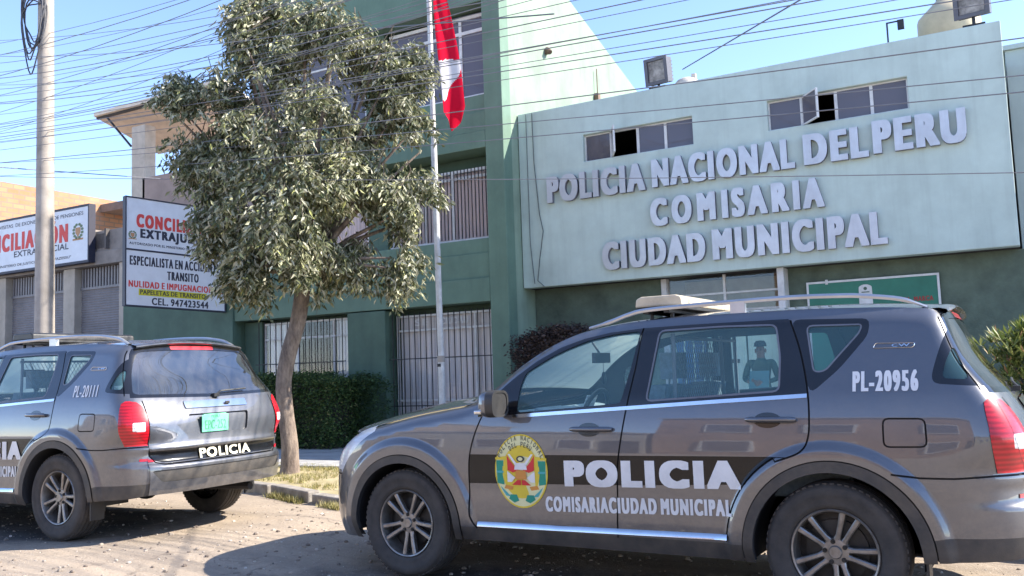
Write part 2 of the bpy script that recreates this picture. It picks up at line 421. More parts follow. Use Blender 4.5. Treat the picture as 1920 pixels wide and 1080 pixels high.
def W(x, z):
    x = np.asarray(x, float); z = np.asarray(z, float)
    xr = XR(z); ur = np.clip((-.35-x)/(-.35-xr), 0, .999)
    xf = XF(z); uf = np.clip((x-2.9)/(xf-2.9), 0, .999)
    return Wfull(x, z)*(1-ur**MR(z))**(1/3)*(1-uf**4)**(1/3)
def side_pt(P):
    return np.column_stack([P[:, 0], W(P[:, 0], P[:, 1]), P[:, 1]])
def side_n(P):
    e = 2e-3; x, z = P[:, 0], P[:, 1]
    wx = (W(x+e, z)-W(x-e, z))/(2*e); wz = (W(x, z+e)-W(x, z-e))/(2*e)
    n = np.column_stack([-wx, np.ones(len(x)), -wz]); return n/np.linalg.norm(n, axis=1)[:, None]
def WR(z): return Wfull(-.50, z)
def XRf(y, z):
    w_ = WR(z); q = np.clip(np.abs(y)/w_, 0, .995); xr = XR(z)
    return -.35-(-.35-xr)*(1-q**3)**(1/MR(z))
def WF(z):
    zz = np.asarray(z, float); t = np.clip((zz-.80)/.16, 0, 1); return WZ(zz) - .10*t*t
def XFf(y, z):
    q = np.clip(np.abs(y)/WF(z), 0, .995); return 2.9+(XF(z)-2.9)*(1-q**3)**.25
def xface(fn, sgn):
    def pt(P): return np.column_stack([fn(P[:, 0], P[:, 1]), P[:, 0], P[:, 1]])
    def nn(P):
        e = 2e-3; y, z = P[:, 0], P[:, 1]
        fy = (fn(y+e, z)-fn(y-e, z))/(2*e); fz = (fn(y, z+e)-fn(y, z-e))/(2*e)
        n = sgn*np.column_stack([np.ones(len(y)), -fy, -fz]); return n/np.linalg.norm(n, axis=1)[:, None]
    return pt, nn

# ------------------------------------------------------------------ cutting a surface into panels
def inpoly(P, poly):
    poly = np.asarray(poly); x, y = P[:, 0], P[:, 1]; r = np.zeros(len(P), bool); n = len(poly)
    for i in range(n):
        x1, y1 = poly[i]; x2, y2 = poly[(i+1) % n]
        if y1 == y2: continue
        c = ((y1 > y) != (y2 > y)) & (x < (x2-x1)*(y-y1)/(y2-y1)+x1); r ^= c
    return r
def cr(pts, closed=True, k=5):
    """smooth curve through points (Catmull-Rom)"""
    pts = [np.array(p, float) for p in pts]; n = len(pts); o = []
    for i in range(n if closed else n-1):
        p0, p1, p2, p3 = [pts[(i+j) % n] if closed else pts[min(max(i+j, 0), n-1)] for j in (-1, 0, 1, 2)]
        for t in np.arange(k)/k:
            o.append(.5*((2*p1)+(p2-p0)*t+(2*p0-5*p1+4*p2-p3)*t*t+(3*p1-p0-3*p2+p3)*t**3))
    if not closed: o.append(pts[-1])
    return o
def rounded(poly, r, k=4):
    o = []; n = len(poly)
    for i in range(n):
        a, b, c = (np.array(poly[(i+j) % n], float) for j in (-1, 0, 1))
        u, v = a-b, c-b; lu, lv = np.linalg.norm(u), np.linalg.norm(v); d = min(r, lu*.45, lv*.45)
        p, q = b+u/lu*d, b+v/lv*d
        for t in np.linspace(0, 1, k): o.append((1-t)**2*p+2*t*(1-t)*b+t*t*q)
    return o
def band(pts, wd):
    """polyline thickened to a polygon"""
    P = np.array(pts, float); T = np.gradient(P, axis=0); T /= np.linalg.norm(T, axis=1)[:, None]; N = np.column_stack([-T[:, 1], T[:, 0]])*wd/2
    return list(P+N)+list((P-N)[::-1])
def circ(cx, cz, r, a0=0, a1=360, n=48):
    return [(cx+r*math.cos(R(a)), cz+r*math.sin(R(a))) for a in np.linspace(a0, a1, n, endpoint=(a1-a0 != 360))]
def panelize(outer, polys, step, bounds, guides=()):
    """constrained triangulation of outer; polys: [(class, polygon)] first match wins; returns points, {class: triangles}"""
    V = []; E = []
    def dens(poly, closed=True):
        o = []; n = len(poly)
        for i in range(n if closed else n-1):
            a, b = np.array(poly[i], float), np.array(poly[(i+1) % n], float); L = np.linalg.norm(b-a); k = max(1, int(L/step))
            o += [a+(b-a)*t for t in np.arange(k)/k]
        return o
    for pl in [outer]+[p for _, p in polys]:
        q = dens(pl); b = len(V); V += [Vector((float(p[0]), float(p[1]))) for p in q]
        E += [(b+i, b+(i+1) % len(q)) for i in range(len(q))]
    for pl in guides:
        b = len(V); V += [Vector((float(p[0]), float(p[1]))) for p in pl]; E += [(b+i, b+(i+1) % len(pl)) for i in range(len(pl))]
    x0, x1, y0, y1 = bounds
    gx, gy = np.meshgrid(np.arange(x0, x1, step), np.arange(y0, y1, step)); G = np.column_stack([gx.ravel(), gy.ravel()]); G[:, 0] += (np.round((G[:, 1]-y0)/step) % 2)*step/2
    G = G[inpoly(G, outer)]
    V += [Vector((float(a), float(b))) for a, b in G]
    vo, _, fo, *_ = geometry.delaunay_2d_cdt(V, E, [], 0, 1e-5)
    P = np.array([v[:] for v in vo]); T = np.array(fo); c = P[T].mean(1)
    # counter-clockwise
    a = P[T]; cr_ = (a[:, 1, 0]-a[:, 0, 0])*(a[:, 2, 1]-a[:, 0, 1])-(a[:, 1, 1]-a[:, 0, 1])*(a[:, 2, 0]-a[:, 0, 0])
    ok = np.abs(cr_) > 1e-9; T, c, cr_ = T[ok], c[ok], cr_[ok]; T[cr_ < 0] = T[cr_ < 0][:, ::-1]
    left = inpoly(c, outer); res = {}
    for name, pl in polys:
        m = left & inpoly(c, pl)
        if m.any(): res.setdefault(name, []).append(T[m])
        left &= ~m
    res.setdefault('body', []).append(T[left])
    return P, {k: np.concatenate(v) for k, v in res.items()}
class Surf:
    """a mesh gathered from panel pieces with exact normals"""
    def __init__(s): s.v = []; s.n = []; s.t = []; s.c = 0
    def add(s, V, N, T, mirror=False, flip=False):
        u, inv = np.unique(T, return_inverse=True); inv = inv.reshape(T.shape); v = V[u].copy(); n = N[u].copy()
        if mirror: v[:, 1] *= -1; n[:, 1] *= -1
        if mirror != flip: inv = inv[:, ::-1]
        s.v.append(v); s.n.append(n); s.t.append(inv+s.c); s.c += len(v); return s
    def build(s, name, mat, parent, split=False):
        mb = MB(); mb.v = [tuple(q) for q in np.concatenate(s.v)]; mb.f = [tuple(int(i) for i in t) for t in np.concatenate(s.t)]; mb.fm = [0]*len(mb.f); N = np.concatenate(s.n)
        if split: return [m.build(name, mat, parent, smooth=True, normals=N[m.ids]) for m in islands(mb)]
        return mb.build(name, mat, parent, smooth=True, normals=N)

# ---- side panels: outlines in (x, z)
zz = np.linspace(.24, .95, 16)
fx = [(2.9+SFR*(float(XF(z))-2.9), z) for z in zz]
top = [(x, float(ZT(x))) for x in np.linspace(3.40, -.57, 90)]
fx = [p for p in fx if p[1] < float(ZT(p[0]))-.015]
rx = [(-.35-SR*(-.35-float(XR(z))), z) for z in np.linspace(1.645, .40, 50)]
rx = [p for p in rx if p[1] < float(ZT(p[0]))-.006]
bot = [(x, float(ZB(x))) for x in np.linspace(rx[-1][0], fx[0][0], 40)]
S_OUT = fx + [p for p in top if p[0] < fx[-1][0]-.01 and p[0] > rx[0][0]+.005] + rx + bot[1:-1]
DLO_F = [(2.17,1.165),(2.10,1.255),(2.03,1.318),(1.958,1.374),(1.837,1.459),(1.673,1.543),(1.507,1.593),(1.328,1.625),(1.10,1.641),(.80,1.646),(.204,1.645),(.188,1.636),(.124,1.45),(.075,1.222),(.6,1.196),(1.152,1.164),(1.95,1.117),(2.15,1.10)]
DLO_Q = rounded([(.182,1.640),(-.245,1.622),(-.238,1.53),(-.09,1.352),(.066,1.215)], .05)
G_F = rounded([(1.925,1.305),(1.90,1.385),(1.737,1.478),(1.614,1.530),(1.463,1.581),(1.293,1.611),(1.112,1.622),(1.150,1.40),(1.196,1.180),(1.93,1.130)], .03)
G_R = rounded([(.985,1.617),(.60,1.622),(.268,1.614),(.238,1.43),(.236,1.236),(.60,1.215),(1.030,1.192)], .035)
G_Q = rounded([(.095,1.598),(-.205,1.590),(-.19,1.545),(-.078,1.418),(-.012,1.340),(.05,1.335)], .035)
DGL = cr([(-.66,1.614),(-.625,1.54),(-.592,1.455),(-.562,1.36),(-.548,1.30),(-.556,1.268),(-.585,1.256)], False) + [(-.70,1.246),(-1.0,1.225),(-1.0,1.614)]
DGL_IN = rounded([(-.650,1.455),(-.61,1.36),(-.592,1.285),(-.722,1.275)], .03)
TAIL_S = [(-.795,1.178),(-.777,1.160),(-.780,1.12),(-.792,1.04),(-.810,.808),(-1.2,.803),(-1.2,1.178)]
HEAD_S = [(3.13,1.004),(3.17,1.06),(3.9,1.06),(3.9,.70),(3.47,.70),(3.377,.81),(3.26,.918),(3.17,.980)]
FUEL = rounded([(-.303,1.083),(-.505,1.082),(-.508,.940),(-.302,.937)], .03)
DOOR_F = [(2.17,1.165),(2.15,1.10),(2.185,1.12),(2.245,.995),(2.285,.86),(2.296,.75),(2.298,.50),(2.285,.43),(2.255,.375),(1.240,.375),(1.236,.47),(1.215,.80),(1.203,.882),(1.152,1.164),(1.6,1.142),(1.95,1.117)]
DOOR_R = [(1.152,1.164),(1.203,.882),(1.215,.80),(1.236,.47),(1.240,.375),(.545,.375)] + circ(RWX,AXZ,.575,3,62,12) + [(.20,.872),(.157,.889),(.115,.915),(.090,.955),(.073,1.042),(.075,1.222),(.6,1.196)]
gapB = [(1.10,1.641),(1.119,1.40),(1.152,1.164),(1.203,.882),(1.215,.80),(1.236,.47),(1.240,.375)]
gapF = cr([(2.15,1.10),(2.185,1.12),(2.245,.995),(2.285,.86),(2.296,.75),(2.298,.50),(2.285,.43),(2.255,.375)], False)
gapR = cr([(.188,1.636),(.124,1.45),(.078,1.222),(.073,1.042),(.090,.955),(.115,.915),(.157,.889),(.26,.853)], False) + circ(RWX,AXZ,.582,60,3,16)
hood_gap = [(x, float(ZT(x))-.012) for x in np.linspace(3.16, 2.3, 16)]
bump_gap = [(-.33,.800),(-.46,.782),(-.62,.782),(-.80,.795),(-1.2,.80)]
fb_gap = [(3.40,.79),(3.33,.70)]
STR = [(2.34,.858),(1.2,.868),(.05,.880),(.05,.735),(1.2,.69),(2.34,.668)]
SILL = [(2.6,.385),(.35,.388),(.35,.2),(2.6,.2)]
RB_LOW = [(-.44,.46),(-.56,.485),(-1.2,.50),(-1.2,.2),(-.3,.2)]
RBUMP = [(-.33,.800),(-.46,.782),(-.62,.782),(-.80,.795),(-1.2,.80),(-1.2,.2),(-.3,.2)]
arcF, arcR = circ(FWX, AXZ, .425), circ(RWX-.005, AXZ, .435)
lipF, lipR = circ(FWX, AXZ, .482), circ(RWX-.01, AXZ, .497)
wgap = [(-.35-.80*(-.35-float(XR(z))), z) for z in np.linspace(1.222, 1.612, 12)]
S_POLY = [('gap', band(wgap, .006)), ('void', arcF), ('void', arcR), ('gap', band(gapB, .010)), ('gap', band(gapF, .010)), ('gap', band(gapR, .010)), ('gap', band(hood_gap, .008)), ('gap', band(bump_gap, .010)), ('gap', band(circ(RWX-.01, AXZ, .497, -10, 190, 40), .006)),('gap', band(circ(FWX, AXZ, .482, -10, 190, 40), .006)),
          ('gap', band(FUEL+FUEL[:1], .009)), ('seal', band(G_R+G_R[:1], .011)), ('seal', band(G_Q+G_Q[:1], .009)), ('front_glass', G_F), ('rear_glass', G_R), ('quarter_glass', G_Q), ('window_trim', DLO_F), ('window_trim', DLO_Q), ('corner_glass_clear', DGL_IN), ('corner_glass', DGL),
          ('reflector', [(-.895,.700),(-.895,.680),(-1.2,.674),(-1.2,.698)]), ('tail_white', rounded([(-.893,.998),(-.893,.930),(-1.2,.928),(-1.2,1.0)], .006)), ('tail_light', TAIL_S), ('headlight', HEAD_S), ('fuel_flap', FUEL), ('arch_trim', lipF), ('arch_trim', lipR),
          ('sill', SILL), ('rear_bumper_lower', RB_LOW), ('front_stripe', STR), ('front_door', DOOR_F), ('rear_door', DOOR_R), ('rear_bumper', RBUMP)]
# the stripe only lies on the doors: split it there
guides = [circ(cx, AXZ, r_, n=150) for cx in (FWX, RWX) for r_ in (.608, .595, .58, .562, .545, .53)]
P_S, T_S = panelize(S_OUT, S_POLY, .032, (-1.1, 3.7, .2, 1.75), guides)
cS = P_S[T_S['front_stripe']].mean(1); inF, inR = inpoly(cS, DOOR_F), inpoly(cS, DOOR_R)
T_S['body'] = np.concatenate([T_S['body'], T_S['front_stripe'][~(inF | inR)]])
T_S['stripe_f'] = T_S['front_stripe'][inF]; T_S['stripe_r'] = T_S['front_stripe'][inR]; del T_S['front_stripe']
V_S, N_S = side_pt(P_S), side_n(P_S)

# ---- rear panels in (y, z)
qR = lambda z: float((1-SR**MR(z))**(1/3))
zr = np.linspace(.40, 1.645, 40)
R_OUT = [(qR(z)*float(WR(z)), z) for z in zr]; ztr = R_OUT[-1][1]; yt = R_OUT[-1][0]
R_OUT += [(yt*t, ztr+.045*(1-t*t)) for t in np.linspace(.92, -.92, 24)] + [(-a, b) for a, b in R_OUT[:40][::-1]]
def sym(poly): return [('%s', poly), ('%s', [(-a, b) for a, b in poly])]
RWIN = rounded([(.74,1.232),(.775,1.245),(.665,1.50),(.60,1.592),(.54,1.605),(0,1.625),(-.54,1.605),(-.60,1.592),(-.665,1.50),(-.775,1.245),(-.74,1.232),(0,1.215)], .03)
RFRIT = [(1.2,1.224),(.78,1.205),(0,1.185),(-.78,1.205),(-1.2,1.224),(-1.2,1.612),(-.64,1.625),(0,1.70),(.64,1.625),(1.2,1.612)]
BRAKE = rounded([(.25,1.622),(-.25,1.622),(-.25,1.655),(.25,1.655)], .012)
RTAIL = [(1.2,.803),(.735,.803),(.728,.86),(.738,1.06),(.752,1.13),(.785,1.168),(.84,1.178),(1.2,1.178)]
RWHITE = rounded([(.765,1.000),(.768,.925),(.90,.928),(.90,1.0)], .008)
GATE = [(.745,.795),(.725,.72),(.69,.672),(.63,.652),(-.63,.652),(-.69,.672),(-.725,.72),(-.745,.795)]
GBAND = [(.74,.757),(.725,.72),(.69,.678),(.63,.660),(-.63,.660),(-.69,.678),(-.725,.72),(-.74,.757)]
RECESS = rounded([(.35,1.045),(.30,.885),(.27,.872),(-.27,.872),(-.30,.885),(-.35,1.045)], .02)
GARN = rounded([(.36,1.160),(.36,1.098),(-.36,1.098),(-.36,1.160)], .012)
INS = rounded([(.74,.60),(.66,.50),(-.66,.50),(-.74,.60)], .03)
REFL = [(1.2,.698),(1.2,.674),(.69,.670),(.69,.692)]
mir = lambda pl: [(-a, b) for a, b in pl]
gate_gap = [(.735,1.18),(.735,.80),(.725,.72),(.69,.667),(.63,.647),(-.63,.647),(-.69,.667),(-.725,.72),(-.735,.80),(-.735,1.18)]
R_POLY = [('gap', band(gate_gap, .010)), ('gap', band([(1.2,.800),(.74,.800)], .010)), ('gap', band([(-1.2,.800),(-.74,.800)], .010)), ('brake_light', BRAKE), ('rear_window', RWIN), ('window_trim', RFRIT),
          ('tail_white', RWHITE), ('tail_white', mir(RWHITE)), ('tail_light', RTAIL), ('tail_light', mir(RTAIL)), ('garnish', GARN), ('recess', RECESS), ('tail_band', GBAND),
          ('reflector', REFL), ('reflector', mir(REFL)), ('bumper_insert', INS), ('tailgate', [(.735,1.23),(.735,.80)]+GATE[1:-1]+[(-.735,.80),(-.735,1.23)]), ('rear_bumper', [(-1.2,.80),(1.2,.80),(1.2,.2),(-1.2,.2)])]
P_R, T_R = panelize(R_OUT, R_POLY, .034, (-1, 1, .38, 1.72))
fR = xface(XRf, -1); V_R, N_R = fR[0](P_R), fR[1](P_R)
# licence recess sunk by 3 cm towards its middle
# ---- front panels in (y, z)
qF = (1-SFR**4)**(1/3)
zf = [z for z in np.linspace(.24, .95, 30) if z < float(ZT(2.9+SFR*(float(XF(z))-2.9)))-.012]
F_OUT = [(qF*float(WF(z)), z) for z in zf]; ytf, ztf = F_OUT[-1]
F_OUT += [(ytf*t, ztf+.03*(1-t*t)) for t in np.linspace(.92, -.92, 24)] + [(-a, b) for a, b in F_OUT[:len(zf)][::-1]]
FHEAD = rounded([(1.2,.70),(.62,.735),(.47,.79),(.44,.90),(.60,1.1),(1.2,1.1)], .03)
FGRILLE = rounded([(.42,.905),(.33,.725),(-.33,.725),(-.42,.905)], .03)
FLOW = rounded([(.52,.50),(.44,.33),(-.44,.33),(-.52,.50)], .03)
FFOG = rounded([(.80,.52),(.80,.40),(.60,.38),(.60,.50)], .03)
F_POLY = [('headlight', FHEAD), ('headlight', mir(FHEAD)), ('grille', FGRILLE), ('lower_grille', FLOW), ('fog_light', FFOG), ('fog_light', mir(FFOG)), ('gap', band([(-1.2,.692),(1.2,.692)], .008)), ('front_bumper', [(-1.2,.69),(1.2,.69),(1.2,.2),(-1.2,.2)])]
P_F, T_F = panelize(F_OUT, F_POLY, .045, (-1, 1, .22, 1.1))
fF = xface(XFf, 1); V_F, N_F = fF[0](P_F), fF[1](P_F)

def wheel_meshes():
    """tyre, rim, hub cap with the axle along y, outer face towards +y; shared by all wheels"""
    A = Matrix(((1, 0, 0), (0, 0, 1), (0, -1, 0))).to_4x4()   # z axis -> y
    t = MB(); w2 = .120
    pr = [(.232,-w2+.02),(.245,-w2+.004),(.29,-w2-.004),(.335,-w2+.004),(.358,-w2+.018),(.369,-w2+.04)]
    # tread with four grooves
    for a in (-.062, -.022, .022, .062): pr += [(.3725, a-.006),(.364, a-.004),(.364, a+.004),(.3725, a+.006)]
    pr += [(.369,w2-.04),(.358,w2-.018),(.345,w2-.003),(.338,w2+.001),(.300,w2+.005),(.296,w2+.002),(.262,w2+.004),(.245,w2-.002),(.232,w2-.016),(.226,w2-.03)]
    t.lathe(pr, 72, A)
    # shoulder lugs
    for k in range(60):
        a = 2*math.pi*k/60; Mx = A @ Matrix.Rotation(a, 4, 'Z')
        for s in (1, -1):
            t.box((.352, -.011, s*(w2-.030)-.011), (.3665, .011, s*(w2-.030)+.011), Mx)
    rim = MB()
    rim.lathe([(.228,w2-.028),(.231,w2-.012),(.226,w2-.006),(.218,w2-.010),(.212,w2-.03),(.205,w2-.10),(.205,-w2+.03)], 64, A)
    for k in range(5):
        for s in (-1, 1):
            # twin spokes, tapering out from the hub
            a = math.radians(90+72*k); Mx = A @ Matrix.Rotation(a, 4, 'Z')
            pts = [(.045, s*.018), (.09, s*.022), (.15, s*.032), (.217, s*.045)]; wd = [.020, .013, .0145, .017]; h = [w2-.040, w2-.034, w2-.026, w2-.020]
            rows = []
            for (r_, q), ww, hh in zip(pts, wd, h):
                rows.append([Mx @ Vector(v) for v in ((r_, q-ww, hh-.035), (r_, q-ww, hh-.006), (r_, q-ww*.55, hh), (r_, q+ww*.55, hh), (r_, q+ww, hh-.006), (r_, q+ww, hh-.035))])
            rim.grid(rows)
        a = math.radians(90+36+72*k); Mx = A @ Matrix.Rotation(a, 4, 'Z')
    rim.lathe([(.0,w2-.022),(.030,w2-.022),(.034,w2-.026),(.036,w2-.034),(.068,w2-.038),(.074,w2-.048),(.074,w2-.08)], 40, A)
    back = MB(); back.lathe([(0,w2-.085),(.09,w2-.085),(.165,w2-.09),(.165,w2-.11),(.205,w2-.115)], 40, A)
    nut = MB()
    for k in range(5):
        a = math.radians(90+36+72*k); c = A @ Matrix.Rotation(a, 4, 'Z') @ Matrix.Translation((.056, 0, 0))
        nut.lathe([(.0,w2-.026),(.006,w2-.026),(.0065,w2-.031),(.0125,w2-.031),(.0135,w2-.045)], 12, c)
    disc = MB(); disc.lathe([(0,w2-.128),(.15,w2-.128),(.15,w2-.14)], 40, A)
    return t, rim, back, nut, disc

def build_car():
    car = thing('police_car', 'x', 'police car', local=True)
    S = {}
    def ad(key, V, N, T, mirror=False): S.setdefault(key, Surf()).add(V, N, T, mirror, flip=True)
    inner = Surf()
    for mirror in (False, True):
        sd = 'R' if mirror else 'L'
        for k, T in T_S.items():
            if k == 'void': continue
            if k not in ('gap',):
                V = V_S
                key = {'body': 'body', 'tail_light': 'tail'+sd, 'tail_white': 'tailw'+sd, 'headlight': 'head'+sd, 'rear_bumper': 'rear_bumper', 'reflector': 'reflector', 'rear_bumper_lower': 'rear_bumper_lower',
                       'arch_trim': 'arch'+sd, 'sill': 'sill'+sd}.get(k, k+sd)
                if k in ('front_glass', 'rear_glass', 'quarter_glass', 'corner_glass_clear'): V = V_S - N_S*.007
                if k in ('arch_trim',): V = V_S + N_S*.006
                if k in ('tail_light', 'tail_white', 'reflector'): V = V_S + N_S*.005
                ad(key, V, N_S, T, mirror)
            if k not in ('front_glass', 'rear_glass', 'quarter_glass', 'corner_glass_clear'):
                inner.add(V_S - N_S*(.014 if k == 'gap' else .022), -N_S, T, mirror)
    yR = P_R[:, 0]
    for k, T in T_R.items():
        if k == 'gap': inner.add(V_R - N_R*.014, N_R, T[:, ::-1]); continue
        V = V_R
        c = P_R[T].mean(1)[:, 0]
        if k in ('tail_light', 'tail_white'):
            b = 'tail' if k == 'tail_light' else 'tailw'
            Q = V_R + N_R*.006
            if (c > 0).any(): S.setdefault(b+'L', Surf()).add(Q, N_R, T[c > 0], flip=True)
            if (c < 0).any(): S.setdefault(b+'R', Surf()).add(Q, N_R, T[c < 0], flip=True)
            inner.add(V_R - N_R*.02, N_R, T[:, ::-1]); continue
        if k == 'rear_window': V = V_R - N_R*.004
        if k == 'recess': V = V_R.copy(); V[:, 0] += .022
        if k == 'bumper_insert': V = V_R + 0; V[:, 0] += .010
        if k in ('garnish',): V = V_R - np.array([.010, 0, 0])
        if k == 'reflector': V = V_R + N_R*.005
        S.setdefault({'window_trim': 'rear_trim'}.get(k, k), Surf()).add(V, N_R, T, flip=True)
        if k != 'rear_window': inner.add(V_R - N_R*.02 + np.array([.012 if k == 'recess' else 0, 0, 0]), N_R, T[:, ::-1])
    for k, T in T_F.items():
        if k == 'gap': continue
        V = V_F; c = P_F[T].mean(1)[:, 0]
        if k == 'headlight':
            S.setdefault('headL', Surf()).add(V, N_F, T[c > 0]); S.setdefault('headR', Surf()).add(V, N_F, T[c < 0]); continue
        if k in ('grille', 'lower_grille'): V = V_F - np.array([.02, 0, 0])
        S.setdefault(k, Surf()).add(V, N_F, T)
    # build them
    S['body'].build('body', M_paint, car)
    inner.build('inner_shell', M_inner, car)
    for sd in 'LR':
        for nm in ('front', 'rear'):
            d = S[nm+'_door'+sd].build(nm+'_door', M_paint, car)
            S['stripe_'+nm[0]+sd].build('stripe', M_stripe, d)
            sg = 1 if sd == 'L' else -1
            # handle with its dark cup
            x0, x1, z0 = (1.525, 1.240, 1.022) if nm == 'front' else (.418, .140, 1.077)
            h = MB(); yy = float(W((x0+x1)/2, z0))
            h.tube([(x0+(x1-x0)*t, sg*(yy+.030*math.sin(math.pi*min(1, max(0, .06+t*.88)))**.35), z0+.004) for t in np.linspace(0, 1, 12)], [.010]+[.0165]*10+[.010], 8)
            h.build('door_handle', M_paint, d, smooth=60)
            cup = MB(); cx = (x0+x1)/2+.02
            P = [[(cx+.078*rr*math.cos(a), sg*(float(W(cx+.078*rr*math.cos(a), z0+.043*rr*math.sin(a)))+.0015), z0+.043*rr*math.sin(a)) for a in np.linspace(0, 2*math.pi, 25)] for rr in (.01, .6, 1)]
            cup.grid(P); cup.build('handle_cup', M_trim, d, smooth=True)
        S['front_glass'+sd].build('front_window', M_glass_side, car)
        S['rear_glass'+sd].build('rear_door_window', M_glass_side, car)
        S['quarter_glass'+sd].build('quarter_window', M_glass_side, car)
        wt_ = S['window_trim'+sd].build('window_trim', M_trim, car); S['seal'+sd].build('window_seal', M_seal, wt_)
        cg = S['corner_glass'+sd].build('corner_window', M_trim, car)
        S['corner_glass_clear'+sd].build('corner_pane', M_glass_side, cg)
        tl = S['tail'+sd].build('tail_light', M_red, car)
        if 'tailw'+sd in S: S['tailw'+sd].build('reversing_lamp', M_lampwhite, tl)
        S['head'+sd].build('headlight', M_headlight, car)
        S['fuel_flap'+sd].build('fuel_flap', M_paint, car) if sd == 'L' else None
        S['arch'+sd].build('arch_trim', M_sill, car, split=True)
        S['sill'+sd].build('sill_panel', M_sill, car)
    if 'fuel_flapR' in S: S['fuel_flapR'].build('side_panel', M_paint, car)
    rb = S['rear_bumper'].build('rear_bumper', M_paint, car)
    S['rear_bumper_lower'].build('bumper_skirt', M_sill, rb, split=True)
    S['bumper_insert'].build('bumper_insert', M_sill, rb)
    S['reflector'].build('reflector', M_red, rb, split=True)
    if 'front_bumper' in S:
        fb = S['front_bumper'].build('front_bumper', M_paint, car)
        S['lower_grille'].build('lower_grille', M_black, fb); S['fog_light'].build('fog_light', M_headlight, fb, split=True)
    S['grille'].build('grille', M_black, car)
    tg = S['tailgate'].build('tailgate', M_paint, car)
    S['tail_band'].build('tail_band', M_stripe, tg)
    S['recess'].build('plate_recess', M_paint, tg)
    S['garnish'].build('garnish', M_chrome, tg)
    S['rear_window'].build('rear_window', M_glass_rear, tg)
    S['rear_trim'].build('rear_window_trim', M_trim, tg)
    S['brake_light'].build('brake_light', M_red, tg)
    if 'body' in T_R: pass
    # plate recess walls (upper edge throws the dark line) and the plate
    m = MB(); pr_ = RECESS; n_ = len(pr_)
    a = [(float(XRf(np.array([y]), np.array([z]))[0]), y, z) for y, z in pr_]; b = [(x+.022, y, z) for x, y, z in a]
    m.add(a+b, [(i, (i+1) % n_, (i+1) % n_+n_, i+n_) for i in range(n_)]); m.build('recess_rim', M_black, tg)
    pl = MB(); pl.cbox((-1.004, .075, .955), (.006, .305, .150)); pl.cbox((-.996, .075, 1.028), (.02, .26, .02))
    plo = pl.build('number_plate', M_plate, tg, bev=.004)
    tx = MB(); put_text(tx, 'PERU', (-.05, .118, .05, .142), lambda u, v: (-1.0085, .075-u, .885+v), .16)
    put_text(tx, 'EPC-252', (-.125, .018, .125, .098), lambda u, v: (-1.0085, .075-u, .885+v), .13)
    tx.build('plate_lettering', M_plate_ink, plo)
    # ---- hood, windscreen, roof: lofted between the two upper side edges
    def edge(x): return float(W(x, ZT(x))), float(ZT(x))
    ys = np.linspace(-1, 1, 25)
    hood = []
    xs_h = np.linspace(2.235, fx[-1][0]-.004, 26)
    xe_end = xs_h[-1]
    for x in xs_h:
        y, z = edge(x); f_ = smooth01((x-2.235)/(xe_end-2.235)); row = []
        for q in ys:
            zz_ = ztf+.03*(1-q*q); bow = float(XFf(np.array([q*ytf]), np.array([zz_]))[0])-xe_end
            cz = .022+.030*(1-f_)*1.0
            crown = (1-abs(q)**2.6)*(.03*f_+.052*(1-f_)) + .012*math.exp(-((abs(q)-.62)/.12)**2)*(1-f_*.8)
            row.append((x+bow*f_+(1-f_)*.16*(1-q*q), q*y, z+crown))
        hood.append(row)
    m = MB(); m.grid(hood); m.build('bonnet', M_paint, car, smooth=True)
    # grille bars and badge line
    m = MB()
    for z in (.765, .81, .855):
        m.tube([(float(XFf(np.array([y]), np.array([z]))[0])-.006, y, z) for y in np.linspace(-.36, .36, 11)], .010, 6)
    m.build('grille_bars', M_chrome, [o for o in car.children if o.name.startswith('grille')][0], smooth=True)
    def loft(x0, x1, n, bow0, bow1, crown0, crown1):
        P = []
        for i, x in enumerate(np.linspace(x0, x1, n)):
            t = i/(n-1); y, z = edge(x); bw = bow0*(1-t)+bow1*t; cr_ = crown0*(1-t)+crown1*t
            P.append([(x+bw*(1-q*q), q*y, z+cr_*(1-abs(q)**2.2)) for q in ys])
        return P
    ws = loft(2.235, 1.50, 22, .16, .10, .035, .04)
    m = MB(); m.grid(ws); wso = m.build('windscreen', M_glass_front, car, smooth=True)
    rf = loft(1.50, -.575, 48, .10, 0, .04, .05)
    # the last rows run out into the tail surface
    yl, zl = edge(-.575)
    m = MB(); m.grid(rf)
    last = rf[-1]; end = [(float(XRf(np.array([q*yt]), np.array([ztr+.045*(1-q*q)]))[0]), q*yt, ztr+.045*(1-q*q)) for q in ys]
    m.grid([last, [tuple(.5*np.array(a)+.5*np.array(b)+np.array((0, 0, .004))) for a, b in zip(last, end)], end])
    m.build('roof', M_paint, car, smooth=True)
    m = MB(); m.grid([[(p[0], p[1]*.97, p[2]-.035) for p in r] for r in rf]); m.build('headliner', M_liner, car, smooth=True)
    # spoiler lip over the tailgate
    sp = MB(); row = []
    for q in ys:
        a = np.array(end[int(round((q+1)/2*24))]); row.append([a+np.array(d) for d in ((.10, 0, .012), (.0, 0, .018), (-.040, 0, .008), (-.048, 0, -.004), (-.035, 0, -.016), (.01, 0, -.018))])
    sp.grid(row); sp.build('spoiler', M_paint, tg, smooth=50)
    # wiper of the rear window
    m = MB(); m.tube([(-.915, -.02, 1.205), (-.885, -.10, 1.235), (-.87, -.42, 1.25)], .008, 6); m.cbox((-.905, -.02, 1.20), (.04, .06, .03)); m.build('rear_wiper', M_black, tg)
    m = MB(); m.cbox((-.955, -.115, 1.130), (.012, .05, .025)); m.build('tailgate_badge', M_black, tg, bev=.004)
